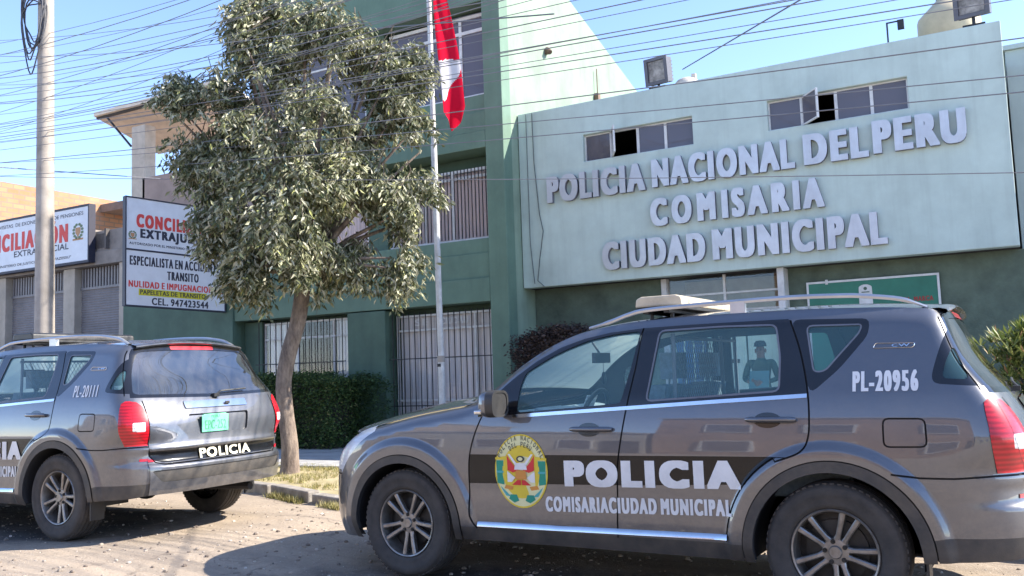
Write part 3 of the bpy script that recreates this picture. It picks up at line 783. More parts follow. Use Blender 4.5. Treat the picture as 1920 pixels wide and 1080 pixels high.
    # ---- bright strips
    for sg in (1, -1):
        m = MB()
        bl = [(1.955, 1.107), (1.55, 1.130), (1.152, 1.152), (.6, 1.183), (.082, 1.209)]
        xs_ = np.linspace(1.955, .082, 40); zl_ = np.interp(xs_[::-1], [p[0] for p in bl][::-1], [p[1] for p in bl][::-1])[::-1]
        rows = []
        for x, z in zip(xs_, zl_):
            rows.append([(x, sg*(float(W(x, z+d))+o_), z+d) for d, o_ in ((-.013, .001), (-.011, .006), (.011, .007), (.013, .001))])
        m.grid(rows); m.build('belt_strip', M_chrome, car, smooth=40)
        m = MB(); rows = []
        for x in np.linspace(2.245, .56, 40):
            z = .404+(2.245-x)*.0105
            rows.append([(x, sg*(float(W(x, z+d))+o_), z+d) for d, o_ in ((-.017, .001), (-.015, .016), (.008, .010), (.016, .001))])
        m.grid(rows); m.build('sill_strip', M_chrome, car, smooth=40)
        # roof rail with its feet
        m = MB(); rl = [(1.52, 1.665), (1.36, 1.702), (1.235, 1.739), (1.10, 1.760), (.70, 1.771), (.21, 1.775), (-.08, 1.765), (-.205, 1.754), (-.40, 1.722), (-.53, 1.668)]
        pts = cr(rl, False, 5)
        rows = []
        for i, p in enumerate(pts):
            hgt = .013 if 3 < i < len(pts)-4 else .009
            rows.append([(p[0], sg*(.60+dy), p[1]+dz) for dy, dz in ((-.016, -hgt), (.016, -hgt), (.020, 0), (.012, hgt), (-.012, hgt), (-.020, 0), (-.016, -hgt))])
        m.grid(rows)
        for xf_, l in ((.52, .09),):
            m.box((xf_-l/2, sg*.60-.018, 1.66), (xf_+l/2, sg*.60+.018, float(np.interp(xf_, [p[0] for p in rl][::-1], [p[1] for p in rl][::-1]))-.004))
        m.build('roof_rail', M_rail, car, smooth=40)
        # door mirror
        c = Vector((2.045, sg*1.055, 1.195)); m = MB()
        P = []
        for i in range(9):
            t = i/8; xx = c.x+.085*math.cos(math.pi*t*.5) - .0; s_ = math.sin(math.pi*t*.5)**.6
            P.append([(xx-.03, c.y+.105*s_*math.copysign(abs(math.cos(a))**.6, math.cos(a)), c.z+.088*s_*math.copysign(abs(math.sin(a))**.6, math.sin(a))) for a in np.linspace(0, 2*math.pi, 25)])
        m.grid(P); mo = m.build('door_mirror', M_paint, car, smooth=True)
        m = MB(); E_ = P[-1]; m.grid([E_, [(p[0]-.055, c.y+(p[1]-c.y)*.97, c.z+(p[2]-c.z)*.97) for p in E_], [(p[0]-.055, c.y+(p[1]-c.y)*.8, c.z+(p[2]-c.z)*.8) for p in E_]])
        m.add([(p[0]-.050, c.y+(p[1]-c.y)*.8, c.z+(p[2]-c.z)*.8) for p in E_[:-1]], [tuple(range(24))])
        m.tube([(2.03, sg*.90, 1.13), (2.02, sg*.99, 1.14)], .03, 8)
        m.build('mirror_back', M_black, mo, smooth=40)
        m = MB(); m.grid([[(p[0]+.004, c.y+(p[1]-c.y)*1.02, p[2]) for p in P[i] if p[2] < c.z-.02] for i in (4, 5, 6, 7, 8)] if False else [[(c.x+.085*math.cos(math.pi*t*.5)-.026, c.y+sg*.108*math.sin(math.pi*t*.5)**.6*(.35+.65*v), c.z-.058+.022*w_) for v in np.linspace(0, 1, 6)] for t, w_ in ((.55, -1), (.55, 1))])
        m.cbox((c.x+.028, c.y+sg*.035, c.z-.05), (.055, .135, .028)); m.build('turn_signal', M_chrome, mo, bev=.008)
        # arch inner edge and wheel house
        for cx, r0 in ((FWX, .425), (RWX-.005, .435)):
            m = MB(); P = []
            for a in np.linspace(-8, 188, 40):
                x, z = cx+r0*math.cos(R(a)), AXZ+r0*math.sin(R(a)); yo = float(W(x, z))
                P.append([(x, sg*(yo+.006), z), (x, sg*(yo-.03), z-.0), (cx+(r0+.02)*math.cos(R(a)), sg*(yo-.06), AXZ+(r0+.02)*math.sin(R(a))), (cx+(r0+.02)*math.cos(R(a)), sg*.56, AXZ+(r0+.02)*math.sin(R(a)))])
            m.grid(P)
            P = [[(cx+(r0+.02)*s_*math.cos(R(a)), sg*.56, AXZ+(r0+.02)*s_*math.sin(R(a))) for s_ in (.02, 1)] for a in np.linspace(-8, 188, 40)]
            m.grid(P); m.build('wheel_house', M_inner, car, smooth=True)
        # mud flap behind the rear wheel
        m = MB(); m.box((-.475, sg*.93-.13 if sg > 0 else -.93-.0, .20), (-.462, sg*.93 if sg > 0 else -.93+.13, .50)); m.build('mud_flap', M_black, car)
    # ---- under-floor
    m = MB(); m.box((-.85, -.62, .38), (-.50, .62, .62)); m.box((-.50, -.56, .33), (3.3, .56, .62)); m.box((.50, -.86, .31), (2.36, .86, .45)); m.box((3.3, -.70, .30), (3.55, .70, .62))
    m.tube([(-.9, -.45, .33), (.3, -.45, .30)], .035, 8); m.tube([(RWX, -.8, AXZ), (RWX, .8, AXZ)], .045, 10); m.tube([(FWX, -.8, AXZ), (FWX, .8, AXZ)], .04, 10)
    m.sphere((RWX, 0, AXZ), .13)
    m.build('underbody', M_inner, car)
    # ---- cabin
    m = MB(); m.box((1.95, -.80, .62), (2.2, .80, 1.10)); m.box((1.72, -.78, .80), (1.97, .78, 1.06))
    m.prism([(1.70, 1.02), (2.15, 1.13), (2.15, .98), (1.70, .94)], -.78, .78, lambda u, v, w_: (u, w_, v))
    m.prism([(1.72, 1.05), (1.98, 1.15), (2.02, 1.06), (1.72, 1.0)], .20, .58, lambda u, v, w_: (u, w_, v))
    m.box((1.05, -.16, .62), (1.75, .16, .86)); m.build('dashboard', M_dash, car, bev=.02)
    m = MB(); cx, cy, cz = 1.63, .38, 1.075; q = [Vector((cx-.07*math.sin(a)*1.0, cy+.185*math.cos(a), cz+.175*math.sin(a))) for a in np.linspace(0, 2*math.pi, 37)]
    m.tube(q, .016, 8, cap=False)
    for a in (0, math.pi, -math.pi/2): m.tube([(cx, cy, cz), (cx-.07*math.sin(a), cy+.185*math.cos(a), cz+.175*math.sin(a))], .018, 6)
    m.sphere((cx+.01, cy, cz), (.035, .07, .06)); m.tube([(cx, cy, cz), (1.9, cy, .99)], .035, 8)
    m.build('steering_wheel', M_black, car, smooth=True)
    for sy in (.38, -.38):
        m = MB(); m.prism([(1.72, .62), (1.72, .80), (1.26, .74), (1.10, 1.28), (1.00, 1.27), (1.14, .62)], sy-.24, sy+.24, lambda u, v, w_: (u, w_, v))
        m.cbox((1.035, sy, 1.40), (.09, .26, .17)); m.tube([(1.05, sy-.06, 1.26), (1.04, sy-.06, 1.34)], .008, 6); m.tube([(1.05, sy+.06, 1.26), (1.04, sy+.06, 1.34)], .008, 6)
        m.build('front_seat', M_seat, car, bev=.035)
    m = MB(); m.prism([(.45, .62), (.45, .82), (.02, .76), (-.10, 1.20), (-.20, 1.18), (-.05, .62)], -.68, .68, lambda u, v, w_: (u, w_, v)); m.build('rear_seat', M_seat, car, bev=.035)
    # wire-mesh screen behind the front seats
    m = MB(); X = .93
    for y in np.arange(-.30, .62, .040):
        for s_ in (1, -1):
            y2 = y+s_*.5
            z0, z1 = 1.16, 1.56
            ya, yb = y, y+s_*(z1-z0)*.6
            if -.34 < yb < .66: m.tube([(X, ya, z0), (X, yb, z1)], .0026, 4)
    for z in (1.15, 1.57): m.tube([(X, -.66, z), (X, .66, z)], .012, 6)
    for y in (-.66, .66, -.32): m.tube([(X, y, .70), (X, y*.97, 1.60)], .014, 6)
    m.box((X-.006, -.66, .62), (X+.006, .66, 1.15)); m.build('mesh_screen', M_seal, car)
    m = MB(); m.cbox((1.72, .02, 1.475), (.035, .25, .075)); m.tube([(1.73, 0, 1.49), (1.80, 0, 1.60)], .009, 6); rv = m.build('cabin_mirror', M_black, car, bev=.012)
    m = MB(); m.tube([(1.73, -.03, 1.44), (1.73, -.03, 1.36)], .002, 4); m.sphere((1.73, -.03, 1.325), (.012, .035, .05)); m.build('hanging_ornament', M_black, rv, smooth=True)
    m = MB(); Mx = Matrix.Translation((1.86, -.05, 1.155)) @ Matrix.Rotation(R(-25), 4, 'Y'); m.cbox((0, 0, 0), (.012, .17, .11), Mx); m.build('tablet', M_lampwhite, car, bev=.004)
    # ---- beacon bar on the roof
    m = MB(); m.box((.885, -.56, 1.758), (1.205, .56, 1.778)); m.box((.96, -.60, 1.735), (1.00, .60, 1.758)); m.box((1.10, -.60, 1.735), (1.14, .60, 1.758))
    for y in (-.5, .5): m.tube([(.98, y, 1.70), (.98, y, 1.75)], .015, 6); m.tube([(1.12, y, 1.69), (1.12, y, 1.75)], .015, 6)
    bb = m.build('beacon_base', M_black, car, bev=.004)
    m = MB(); m.prism([(.885, 1.780), (1.208, 1.780), (1.200, 1.835), (1.165, 1.850), (.93, 1.850), (.892, 1.835)], -.57, .57, lambda u, v, w_: (u, w_, v)); m.build('beacon_bar', M_cream, bb, bev=.012)
    # ---- emblem and lettering of both front doors (left side reads towards the tail)
    fdoor = [o for o in car.children if o.name.startswith('front_door')]; rdoor = [o for o in car.children if o.name.startswith('rear_door') and 'window' not in o.name]
    for sg, fd, rd in ((1, fdoor[0], rdoor[0]), (-1, fdoor[1], rdoor[1])):
        def f(u, v, off=.0045):   # u runs along the reading direction
            x = 1.62-u if sg > 0 else .45+u
            return (x, sg*(float(W(x, v))+off), v)
        m = MB(); put_text(m, 'POLICIA', (.024, 0, 1.155, 1), lambda u, v: f(u, (.672+.0185*(u-.024) if sg > 0 else .685)+v*.172), .37, .98); m.build('door_lettering', M_white_v, fd)
        m = MB(); put_text(m, 'COMISARIACIUDAD MUNICIPAL', (-.107, 0, 1.098, 1), lambda u, v: f(u, (.511+.024*(u+.107) if sg > 0 else .52)+v*.095), .25, .98); m.build('station_lettering', M_white_v, fd)
        # emblem
        cu, cv, ru, rv_ = (-.272, .758, .196, .235) if sg > 0 else (-.272+.0, .758, .196, .235)
        if sg < 0: cu = 1.43
        def disc(mb, a, b, du=0, dv=0, off=.004, n=40, egg=0): mb.add([f(cu+du+a*math.cos(t)*(1-egg*math.sin(t)), cv+dv+b*math.sin(t), off) for t in np.linspace(0, 2*math.pi, n, endpoint=False)], [tuple(range(n))])
        def poly(mb, pts, off): mb.add([f(cu+a*ru, cv+b*rv_, off) for a, b in pts], [tuple(range(len(pts)))])
        both = lambda mb, pts, off: (poly(mb, pts, off), poly(mb, [(-a, b) for a, b in pts][::-1], off))
        m = MB(); disc(m, ru, rv_, off=.0035); e = m.build('emblem', M_yellow, fd)
        m = MB(); disc(m, ru*.95, rv_*.955, off=.0045); m.build('emblem_field', M_yellow2, e)
        m = MB(); poly(m, [(.70*math.cos(t), .72*math.sin(t)-.02) for t in np.linspace(0, 2*math.pi, 36, endpoint=False)], .0055); both(m, [(.97, .30), (.97, .36), (.55, .40), (.55, .30)], .0055); m.build('emblem_sun', M_yellow, e)
        m = MB(); both(m, [(.66, -.38), (.92, -.34), (.93, .28), (.66, .28)], .0065); both(m, [(.12, -.80), (.30, -.86), (.5, -.76), (.44, -.64), (.2, -.64)], .0065); m.build('emblem_branches', M_egreen, e)
        m = MB(); both(m, [(.40, -.70), (.62, -.55), (.80, -.42), (.74, -.52), (.60, -.68)], .0065); both(m, [(.66, .0), (.92, .0), (.92, -.06), (.66, -.06)], .0075); m.build('emblem_leaves', M_eteal, e)
        m = MB(); both(m, [(.08, .02), (.22, .12), (.40, .28), (.52, .44), (.50, .02), (.30, -.04)], .0065); both(m, [(.02, -.38), (.36, -.38), (.14, -.24), (.02, -.24)], .0065); m.build('emblem_wings', M_ered, e)
        m = MB(); both(m, [(.22, -.18), (.52, 0), (.52, -.30), (.36, -.30)], .0065); poly(m, [(-.24, .04), (.24, .04), (.20, .22), (-.20, .22)], .0075); both(m, [(.20, .14), (.48, .46), (.40, .46), (.14, .2)], .0075); m.build('emblem_shield', M_ewhite, e)
        m = MB(); poly(m, [(-.22, -.22), (.22, -.22), (.18, .02), (-.18, .02)], .0075); both(m, [(.3, -.42), (.6, -.38), (.66, -.48), (.36, -.52)], .0065); m.build('emblem_body', M_eorange, e)
        m = MB(); disc(m, ru*.15, rv_*.085, 0, rv_*.33, .0075); m.build('emblem_ring', M_edark, e)
        for s_, r_, a0, a1 in (('POLICIA NACIONAL', .84, 153, 27), ('DEL PERU', .66, 122, 58)):
            m = MB()
            for i, ch in enumerate(s_):
                if ch == ' ': continue
                a = math.radians(a0+(a1-a0)*i/(len(s_)-1)); sz = .115
                px, pv = r_*math.cos(a), r_*math.sin(a); ca, sa = math.sin(a), -math.cos(a)
                put_text(m, ch, (-.5, 0, .5, 1), lambda u, v: f(cu+ru*(px+ca*u*sz*(.35 if ch == 'I' else .8)-sa*v*sz*1.2), cv+rv_*(pv+sa*u*sz*.8+ca*v*sz*1.2), .0085), .16)
            m.build('emblem_lettering', M_edark, e)
        m = MB(); disc(m, ru*.09, rv_*.05, 0, rv_*.33, .0085); m.build('emblem_disc', M_yellow2, e)
    # badge on the rear quarter
    for sg in (1, -1):
        m = MB(); fq = lambda u, v: (-.262-u, sg*(float(W(-.262-u, v))+.004), v)
        m.tube([fq(a, b) for a, b in rounded([(0, 1.455), (.2, 1.452), (.21, 1.475), (.012, 1.482)], .01)]+[fq(0.0, 1.458)], .0022, 4)
        put_text(m, 'cw', (.09, 1.458, .185, 1.474), fq, .16); m.build('quarter_badge', M_chrome, car)
    # rear lettering
    m = MB(); put_text(m, 'POLICIA', (-.30, .666, .30, .752), lambda u, v: (float(XRf(np.array([.0-u]), np.array([v]))[0])-.013, -u+.0, v), .27, 1.0); m.build('tail_lettering', M_cream_v, tg)
    # ---- wheels
    t, rim, back, nut, disc_ = wheel_meshes()
    first = None
    for x in (FWX, RWX):
        for sg in (1, -1):
            if first is None:
                wo = t.build('wheel', M_tyre, car, smooth=50)
                ro = rim.build('rim', M_alloy, wo, smooth=35); back.build('rim_backing', M_alloy_dark, wo, smooth=35); nut.build('lug_nuts', M_alloy_dark, wo, smooth=35); disc_.build('brake_disc', M_alloy, wo)
                first = wo
            else:
                wo = first.copy(); C.objects.link(wo); wo.parent = car
                for ch in first.children:
                    c2 = ch.copy(); C.objects.link(c2); c2.parent = wo
            wo.location = (x, sg*.805, AXZ+.007); wo.rotation_euler = (0, R(random.uniform(0, 72)) if first is not wo else R(3), 0 if sg > 0 else math.pi)
    return car
def copy_tree(o, parent=None):
    c = o.copy(); C.objects.link(c)
    if parent is not None: c.parent = parent
    for ch in list(o.children): copy_tree(ch, c)
    return c
def car_number(car, text, slant, tall):
    m = MB()
    z0, h = (1.226, .108) if tall else (1.226, .10)
    def f(u, v):
        x = -.152-u-(slant*v if slant else 0); z = z0+v
        return (x, float(W(x, z))+.004, z)
    put_text(m, text, (0, 0, .333, h), f, .20 if tall else .14)
    m.build('number_lettering', M_white_v, car)

proto = build_car()
left_car = copy_tree(proto)
LOCAL.add(left_car); ROOT[left_car] = left_car
tag(proto, 'dark grey police car numbered PL-20956, parked nearest with its whole side in view', 'police car', 'police cars parked at the kerb')
tag(left_car, 'dark grey police car numbered PL-20111, seen from behind beside the concrete utility pole', 'police car', 'police cars parked at the kerb')
proto.location = (-.935, 5.98, 0); proto.rotation_euler = (0, 0, math.pi-R(1.18))
left_car.location = (-7.306, 5.742, .083); left_car.rotation_euler = (0, 0, math.pi+R(.96))
car_number(proto, 'PL-20956', 0, True)
car_number(left_car, 'PL-20111', -.25, False)
for o in left_car.children_recursive:      # this car's beacon has a dark cover
    if o.name.startswith('beacon_bar'): o.material_slots[0].link = 'OBJECT'; o.material_slots[0].material = M_black
# ================================================================== ground
def ground_mat():
    m, n, o = node_mat('dry_dirt_and_gravel')
    p = n.nodes.new('ShaderNodeBsdfPrincipled'); p.inputs['Roughness'].default_value = .95; p.inputs['Specular IOR Level'].default_value = .2
    big = ramp(n, tex_noise(n, .55, 5, .6), [(.42, 0.), (.62, 1.)])
    mid = ramp(n, tex_noise(n, 3.5, 8, .7), [(.3, 0.), (.7, 1.)])
    fine = ramp(n, tex_noise(n, 45, 6, .75), [(.35, 0.), (.7, 1.)])
    c = mix_rgb(n, big, (.45, .36, .275), (.345, .28, .22))
    c = mix_rgb(n, mid, c, (.49, .40, .31))
    tco = n.nodes.new('ShaderNodeTexCoord'); shade_pat = None
    for (cx, cy, rx_, ry_) in ((-2.3, 4.5, 2.5, 1.25), (-8.9, 5.5, 1.9, 1.1)):  # dark gravel patches, deepening the parked cars' shadow in the ground colour
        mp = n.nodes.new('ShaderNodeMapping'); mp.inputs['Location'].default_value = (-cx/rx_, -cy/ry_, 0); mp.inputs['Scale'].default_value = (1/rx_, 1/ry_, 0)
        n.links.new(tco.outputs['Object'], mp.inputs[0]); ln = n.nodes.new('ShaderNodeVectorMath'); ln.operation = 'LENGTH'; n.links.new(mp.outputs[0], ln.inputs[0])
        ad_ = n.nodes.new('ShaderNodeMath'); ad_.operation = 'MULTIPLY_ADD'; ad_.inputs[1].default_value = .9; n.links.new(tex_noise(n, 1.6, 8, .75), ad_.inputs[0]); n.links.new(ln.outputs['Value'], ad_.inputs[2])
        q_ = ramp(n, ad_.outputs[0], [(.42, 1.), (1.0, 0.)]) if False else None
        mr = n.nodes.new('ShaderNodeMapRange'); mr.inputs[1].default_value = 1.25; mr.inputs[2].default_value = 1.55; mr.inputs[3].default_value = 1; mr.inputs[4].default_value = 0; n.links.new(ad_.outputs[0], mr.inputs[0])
        if shade_pat is None: shade_pat = mr.outputs[0]
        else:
            mxx = n.nodes.new('ShaderNodeMath'); mxx.operation = 'MAXIMUM'; n.links.new(shade_pat, mxx.inputs[0]); n.links.new(mr.outputs[0], mxx.inputs[1]); shade_pat = mxx.outputs[0]
    c = mix_rgb(n, shade_pat, c, mix_rgb(n, mid, (.085, .078, .074), (.13, .115, .105)))
    dk = mix_rgb(n, .75, fine, (1, 1, 1))
    c = mix_rgb(n, 1.0, c, dk, 'MULTIPLY')
    trk = ramp(n, tex_noise(n, 1.0, 4, .6, stretch=(.25, 2.6, 1)), [(.50, 0.), (.66, .38)])
    c = mix_rgb(n, trk, c, (.19, .16, .135))
    vc = n.nodes.new('ShaderNodeTexVoronoi'); vc.feature = 'DISTANCE_TO_EDGE'; vc.inputs['Scale'].default_value = 1.3; tcv = n.nodes.new('ShaderNodeTexCoord'); wv_ = n.nodes.new('ShaderNodeVectorMath'); wv_.operation = 'MULTIPLY_ADD'
    nz = n.nodes.new('ShaderNodeTexNoise'); nz.inputs['Scale'].default_value = 3; n.links.new(tcv.outputs['Object'], nz.inputs['Vector']); wv_.inputs[1].default_value = (.5, .5, .5); n.links.new(nz.outputs['Color'], wv_.inputs[0]); n.links.new(tcv.outputs['Object'], wv_.inputs[2]); n.links.new(wv_.outputs[0], vc.inputs['Vector'])
    ck = ramp(n, vc.outputs['Distance'], [(.0, .75), (.02, 0.)]); ckm = n.nodes.new('ShaderNodeMath'); ckm.operation = 'MULTIPLY'; n.links.new(ck, ckm.inputs[0]); n.links.new(ramp(n, tex_noise(n, .8, 3), [(.45, 0.), (.6, .8)]), ckm.inputs[1])
    c = mix_rgb(n, ckm.outputs[0], c, (.11, .09, .075))
    bl = ramp(n, tex_noise(n, 7, 9, .8), [(.52, 0.), (.70, .55)]); c = mix_rgb(n, bl, c, (.20, .165, .135))
    # pale gravel chips
    vo = n.nodes.new('ShaderNodeTexVoronoi'); vo.inputs['Scale'].default_value = 34; tc = n.nodes.new('ShaderNodeTexCoord'); n.links.new(tc.outputs['Object'], vo.inputs['Vector'])
    chip = ramp(n, vo.outputs['Distance'], [(.10, 1.), (.22, 0.)])
    sel = ramp(n, vo.outputs['Color'], [(.74, 0.), (.80, 1.)])
    mm = n.nodes.new('ShaderNodeMath'); mm.operation = 'MULTIPLY'; n.links.new(chip, mm.inputs[0]); n.links.new(sel, mm.inputs[1])
    c = mix_rgb(n, mm.outputs[0], c, (.55, .52, .47))
    n.links.new(c, p.inputs['Base Color'])
    ad = n.nodes.new('ShaderNodeMath'); ad.operation = 'ADD'; n.links.new(tex_noise(n, 60, 6, .7), ad.inputs[0]); n.links.new(mm.outputs[0], ad.inputs[1])
    b1 = bump(n, tex_noise(n, 6, 8, .7), .6, .03)
    b = n.nodes.new('ShaderNodeBump'); b.inputs['Strength'].default_value = .55; b.inputs['Distance'].default_value = .012
    n.links.new(ad.outputs[0], b.inputs['Height']); n.links.new(b1, b.inputs['Normal']); n.links.new(b.outputs[0], p.inputs['Normal'])
    n.links.new(p.outputs[0], o.inputs[0]); return m
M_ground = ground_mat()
def axis(lo, hi, step, far):
    a = list(np.arange(lo, hi+1e-6, step)); d = step
    while a[-1] < far: d *= 1.6; a.append(a[-1]+d)
    d = step
    while a[0] > -far: d *= 1.6; a.insert(0, a[0]-d)
    return a
def gz(x, y):
    near = math.exp(-((max(0, abs(x+4)-10))/6)**2-((max(0, abs(y-6)-8))/6)**2)
    return ground_z(x, y) + near*(.012*noise.noise((x*1.1, y*1.1, 0)) + .008*noise.noise((x*4, y*4, 3)))
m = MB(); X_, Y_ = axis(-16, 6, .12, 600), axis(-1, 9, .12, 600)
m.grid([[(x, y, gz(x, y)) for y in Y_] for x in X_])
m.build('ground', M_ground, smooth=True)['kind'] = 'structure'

# pavement, verge and kerb
KERB = [(-40, 8.3), (-9.0, 8.10), (-8.04, 7.78), (-7.4, 7.56), (-6.75, 7.34), (-6.1, 7.10), (-4.0, 7.05), (-1.0, 7.05), (2.0, 7.05), (12, 7.05)]
PV = .20
def kerb_y(x): return float(np.interp(x, [p[0] for p in KERB], [p[1] for p in KERB]))
M_conc = pm('pavement_concrete', (.42, .41, .40), .85, var=.2, scale=2.5, bmp=.25, bscale=90)
M_kerb = pm('weathered_kerb_stone', (.36, .33, .29), .9, var=.3, scale=7, col2=(.20, .17, .14), bmp=.5, bscale=40)
m = MB()
xs = np.arange(-30, 10.01, 1.25)
for a, b in zip(xs[:-1], xs[1:]): m.box((a+.005, 9.55, -.3), (b-.005, 14.2, PV))
m.build('pavement', M_conc, bev=.008)['kind'] = 'structure'
m = MB(); m.box((-60, 14.2, -.3), (40, 40, .19)); m.build('yard_ground', M_conc)['kind'] = 'structure'
m = MB(); rows = []
for x in np.arange(-30, 10.01, .15):
    yk = kerb_y(x)+.14; rows.append([(x, yk+(9.545-yk)*t, PV-.035+.05*noise.noise((x*2, t*4, 5))*math.sin(math.pi*t)) for t in np.linspace(0, 1, 14)])
m.grid(rows)
M_verge = pm('verge_earth', (.42, .34, .21), .95, var=.3, scale=3, col2=(.28, .24, .11), bmp=.6, bscale=50)
m.build('verge', M_verge, smooth=True)['kind'] = 'structure'
m = MB(); x = -22.
rk = random.Random(3)
while x < 6:
    L = rk.uniform(.75, 1.0)
    if -9.3 < x < -5: L = rk.uniform(.8, .95)
    x2 = x+L; y1, y2 = kerb_y(x), kerb_y(x2-.03); a = math.atan2(y2-y1, L); hz = PV-.005+rk.uniform(-.03, .012)
    Mx = Matrix.Translation(((x+x2)/2, (y1+y2)/2+.075, 0)) @ Matrix.Rotation(a+rk.uniform(-.03, .03), 4, 'Z') @ Matrix.Rotation(rk.uniform(-.02, .02), 4, 'Y')
    P = []
    m.box((-L/2+.015, -.075, -.25), (L/2-.015, .075, hz), Mx); x = x2
o = m.build('kerb', M_kerb, bev=.018); o['kind'] = 'structure'

def leaf_mat(name, stops, trans=.25, rough=.5, spec=.35):
    """leaves: a different tone for every leaf, a little light shining through"""
    m, n, o = node_mat(name)
    p = n.nodes.new('ShaderNodeBsdfPrincipled'); p.inputs['Roughness'].default_value = rough; p.inputs['Specular IOR Level'].default_value = spec
    g = n.nodes.new('ShaderNodeNewGeometry'); c = ramp(n, g.outputs['Random Per Island'], stops); n.links.new(c, p.inputs['Base Color'])
    t = n.nodes.new('ShaderNodeBsdfTranslucent'); n.links.new(c, t.inputs[0])
    mx = n.nodes.new('ShaderNodeMixShader'); mx.inputs[0].default_value = trans
    n.links.new(p.outputs[0], mx.inputs[1]); n.links.new(t.outputs[0], mx.inputs[2]); n.links.new(mx.outputs[0], o.inputs[0]); return m
# loose stones: too many to count
def stone_pts():
    m = MB(); r_ = random.Random(11)
    base = []
    for k in range(3600):
        x = r_.uniform(-10.5, 0); y = r_.uniform(3.4, 7.0) if r_.random() < .9 else r_.uniform(2.4, 8)
        if y > kerb_y(x)-.05: continue
        s = .004+.020*r_.random()**4; a = r_.uniform(0, 6.28); z = gz(x, y); e = r_.uniform(.55, 1); h = s*r_.uniform(.5, .95); vs = []
        for (rr, hh) in ((.85, -.2), (1, .35), (.62, .85)):
            for q in range(6):
                t = a+q*1.047; j = r_.uniform(.8, 1.15); cx, cy = math.cos(q*1.047)*s*rr*j, math.sin(q*1.047)*s*rr*e*j
                vs.append((x+cx*math.cos(a)-cy*math.sin(a), y+cx*math.sin(a)+cy*math.cos(a), z+h*hh*r_.uniform(.9, 1.1)))
        vs.append((x, y, z+h))
        m.add(vs, [(i+q, i+(q+1) % 6, i+6+(q+1) % 6, i+6+q) for i in (0, 6) for q in range(6)]+[(12+q, 12+(q+1) % 6, 18) for q in range(6)])
    return m
M_stone = leaf_mat('mixed_gravel', [(0, (.16, .13, .11)), (.5, (.30, .25, .20)), (.85, (.44, .38, .32)), (1, (.58, .54, .48))], 0, .9, .2)
o = stone_pts().build('gravel', M_stone); tag(o, 'loose pale stones scattered over the dirt road', 'gravel', kind='stuff')
# grass tufts on the verge and along the kerb
def grass():
    m = MB(); r_ = random.Random(5)
    for k in range(2600):
        x = r_.uniform(-9.6, -5.6)
        if r_.random() < .7: y = kerb_y(x)+r_.uniform(.2, 1.7); z = PV-.03
        else: y = kerb_y(x)-r_.uniform(0, .10); z = gz(x, y)
        if noise.noise((x*1.6, y*1.6, 9)) < -.05: continue
        for b in range(5):
            a = r_.uniform(0, 6.28); l = r_.uniform(.025, .085)*(.8 if z > .15 else 1.1); px, py = x+r_.uniform(-.03, .03), y+r_.uniform(-.03, .03); d = r_.uniform(.2, .9)*l
            w_ = .004; ca, sa = math.cos(a), math.sin(a)
            m.add([(px-sa*w_, py+ca*w_, z), (px+sa*w_, py-ca*w_, z), (px+ca*d, py+sa*d, z+l)], [(0, 1, 2)])
    return m
M_grass = leaf_mat('dry_grass', [(0, (.12, .14, .04)), (.4, (.30, .27, .09)), (1, (.52, .43, .21))])
tag(grass().build('verge_grass', M_grass), 'short dry yellow grass on the verge and along the kerb', 'grass', kind='stuff')

# ================================================================== wall materials
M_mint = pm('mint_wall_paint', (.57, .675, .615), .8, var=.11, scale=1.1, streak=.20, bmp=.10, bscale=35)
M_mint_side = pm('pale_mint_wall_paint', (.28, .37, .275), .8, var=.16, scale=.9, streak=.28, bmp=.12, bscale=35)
M_green = pm('dark_green_wall_paint', (.09, .155, .112), .75, var=.16, scale=1.5, streak=.2, bmp=.10, bscale=40)
M_green2 = pm('mid_green_wall_paint', (.145, .235, .172), .75, var=.14, scale=1.3, streak=.2, bmp=.10, bscale=40)
M_stucco = pm('rough_green_stucco', (.135, .175, .13), .9, var=.25, scale=2.2, bmp=.9, bscale=22)
M_frame = pm('pale_window_frame', (.76, .75, .73), .5, var=.12, scale=8)
M_pane = glass_mat('smoky_window_pane', (.55, .55, .58), .9, body=(.22, .20, .23), bodyf=.55, ior=1.5)
M_pane2 = glass_mat('clear_window_pane', (.97, .97, .97), .8, ior=1.45)
M_pane3 = glass_mat('dull_window_pane', (.98, .98, .98), .35, ior=1.4)
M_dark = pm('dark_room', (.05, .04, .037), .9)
M_bars = pm('black_iron_bars', (.022, .022, .024), .55, var=.3, scale=10)
M_sign_l = pm('brushed_white_metal_letters', (.63, .635, .66), .34, metal=.3, var=.10, scale=2.5, streak=.18, rvar=.1)
M_letside = pm('shaded_letter_edge', (.20, .20, .24), .6, var=.2, scale=6)  # letter sides coloured darker, the shade of their depth put into the colour
def curtain_mat(name, col, col2, scale):
    m, n, o = node_mat(name)
    p = n.nodes.new('ShaderNodeBsdfPrincipled'); p.inputs['Roughness'].default_value = .9
    c = mix_rgb(n, ramp(n, tex_noise(n, 1, 3, .5, stretch=(scale, scale, .3)), [(.35, 0.), (.65, 1.)]), col, col2)
    n.links.new(c, p.inputs['Base Color']); n.links.new(p.outputs[0], o.inputs[0]); return m
M_blind = curtain_mat('pale_vertical_blind', (.86, .83, .82), (.58, .56, .58), 26)
M_pink = curtain_mat('pinkish_curtain', (.85, .66, .60), (.55, .42, .38), 22)
M_greyblind = curtain_mat('grey_blind', (.42, .39, .42), (.26, .25, .29), 3)

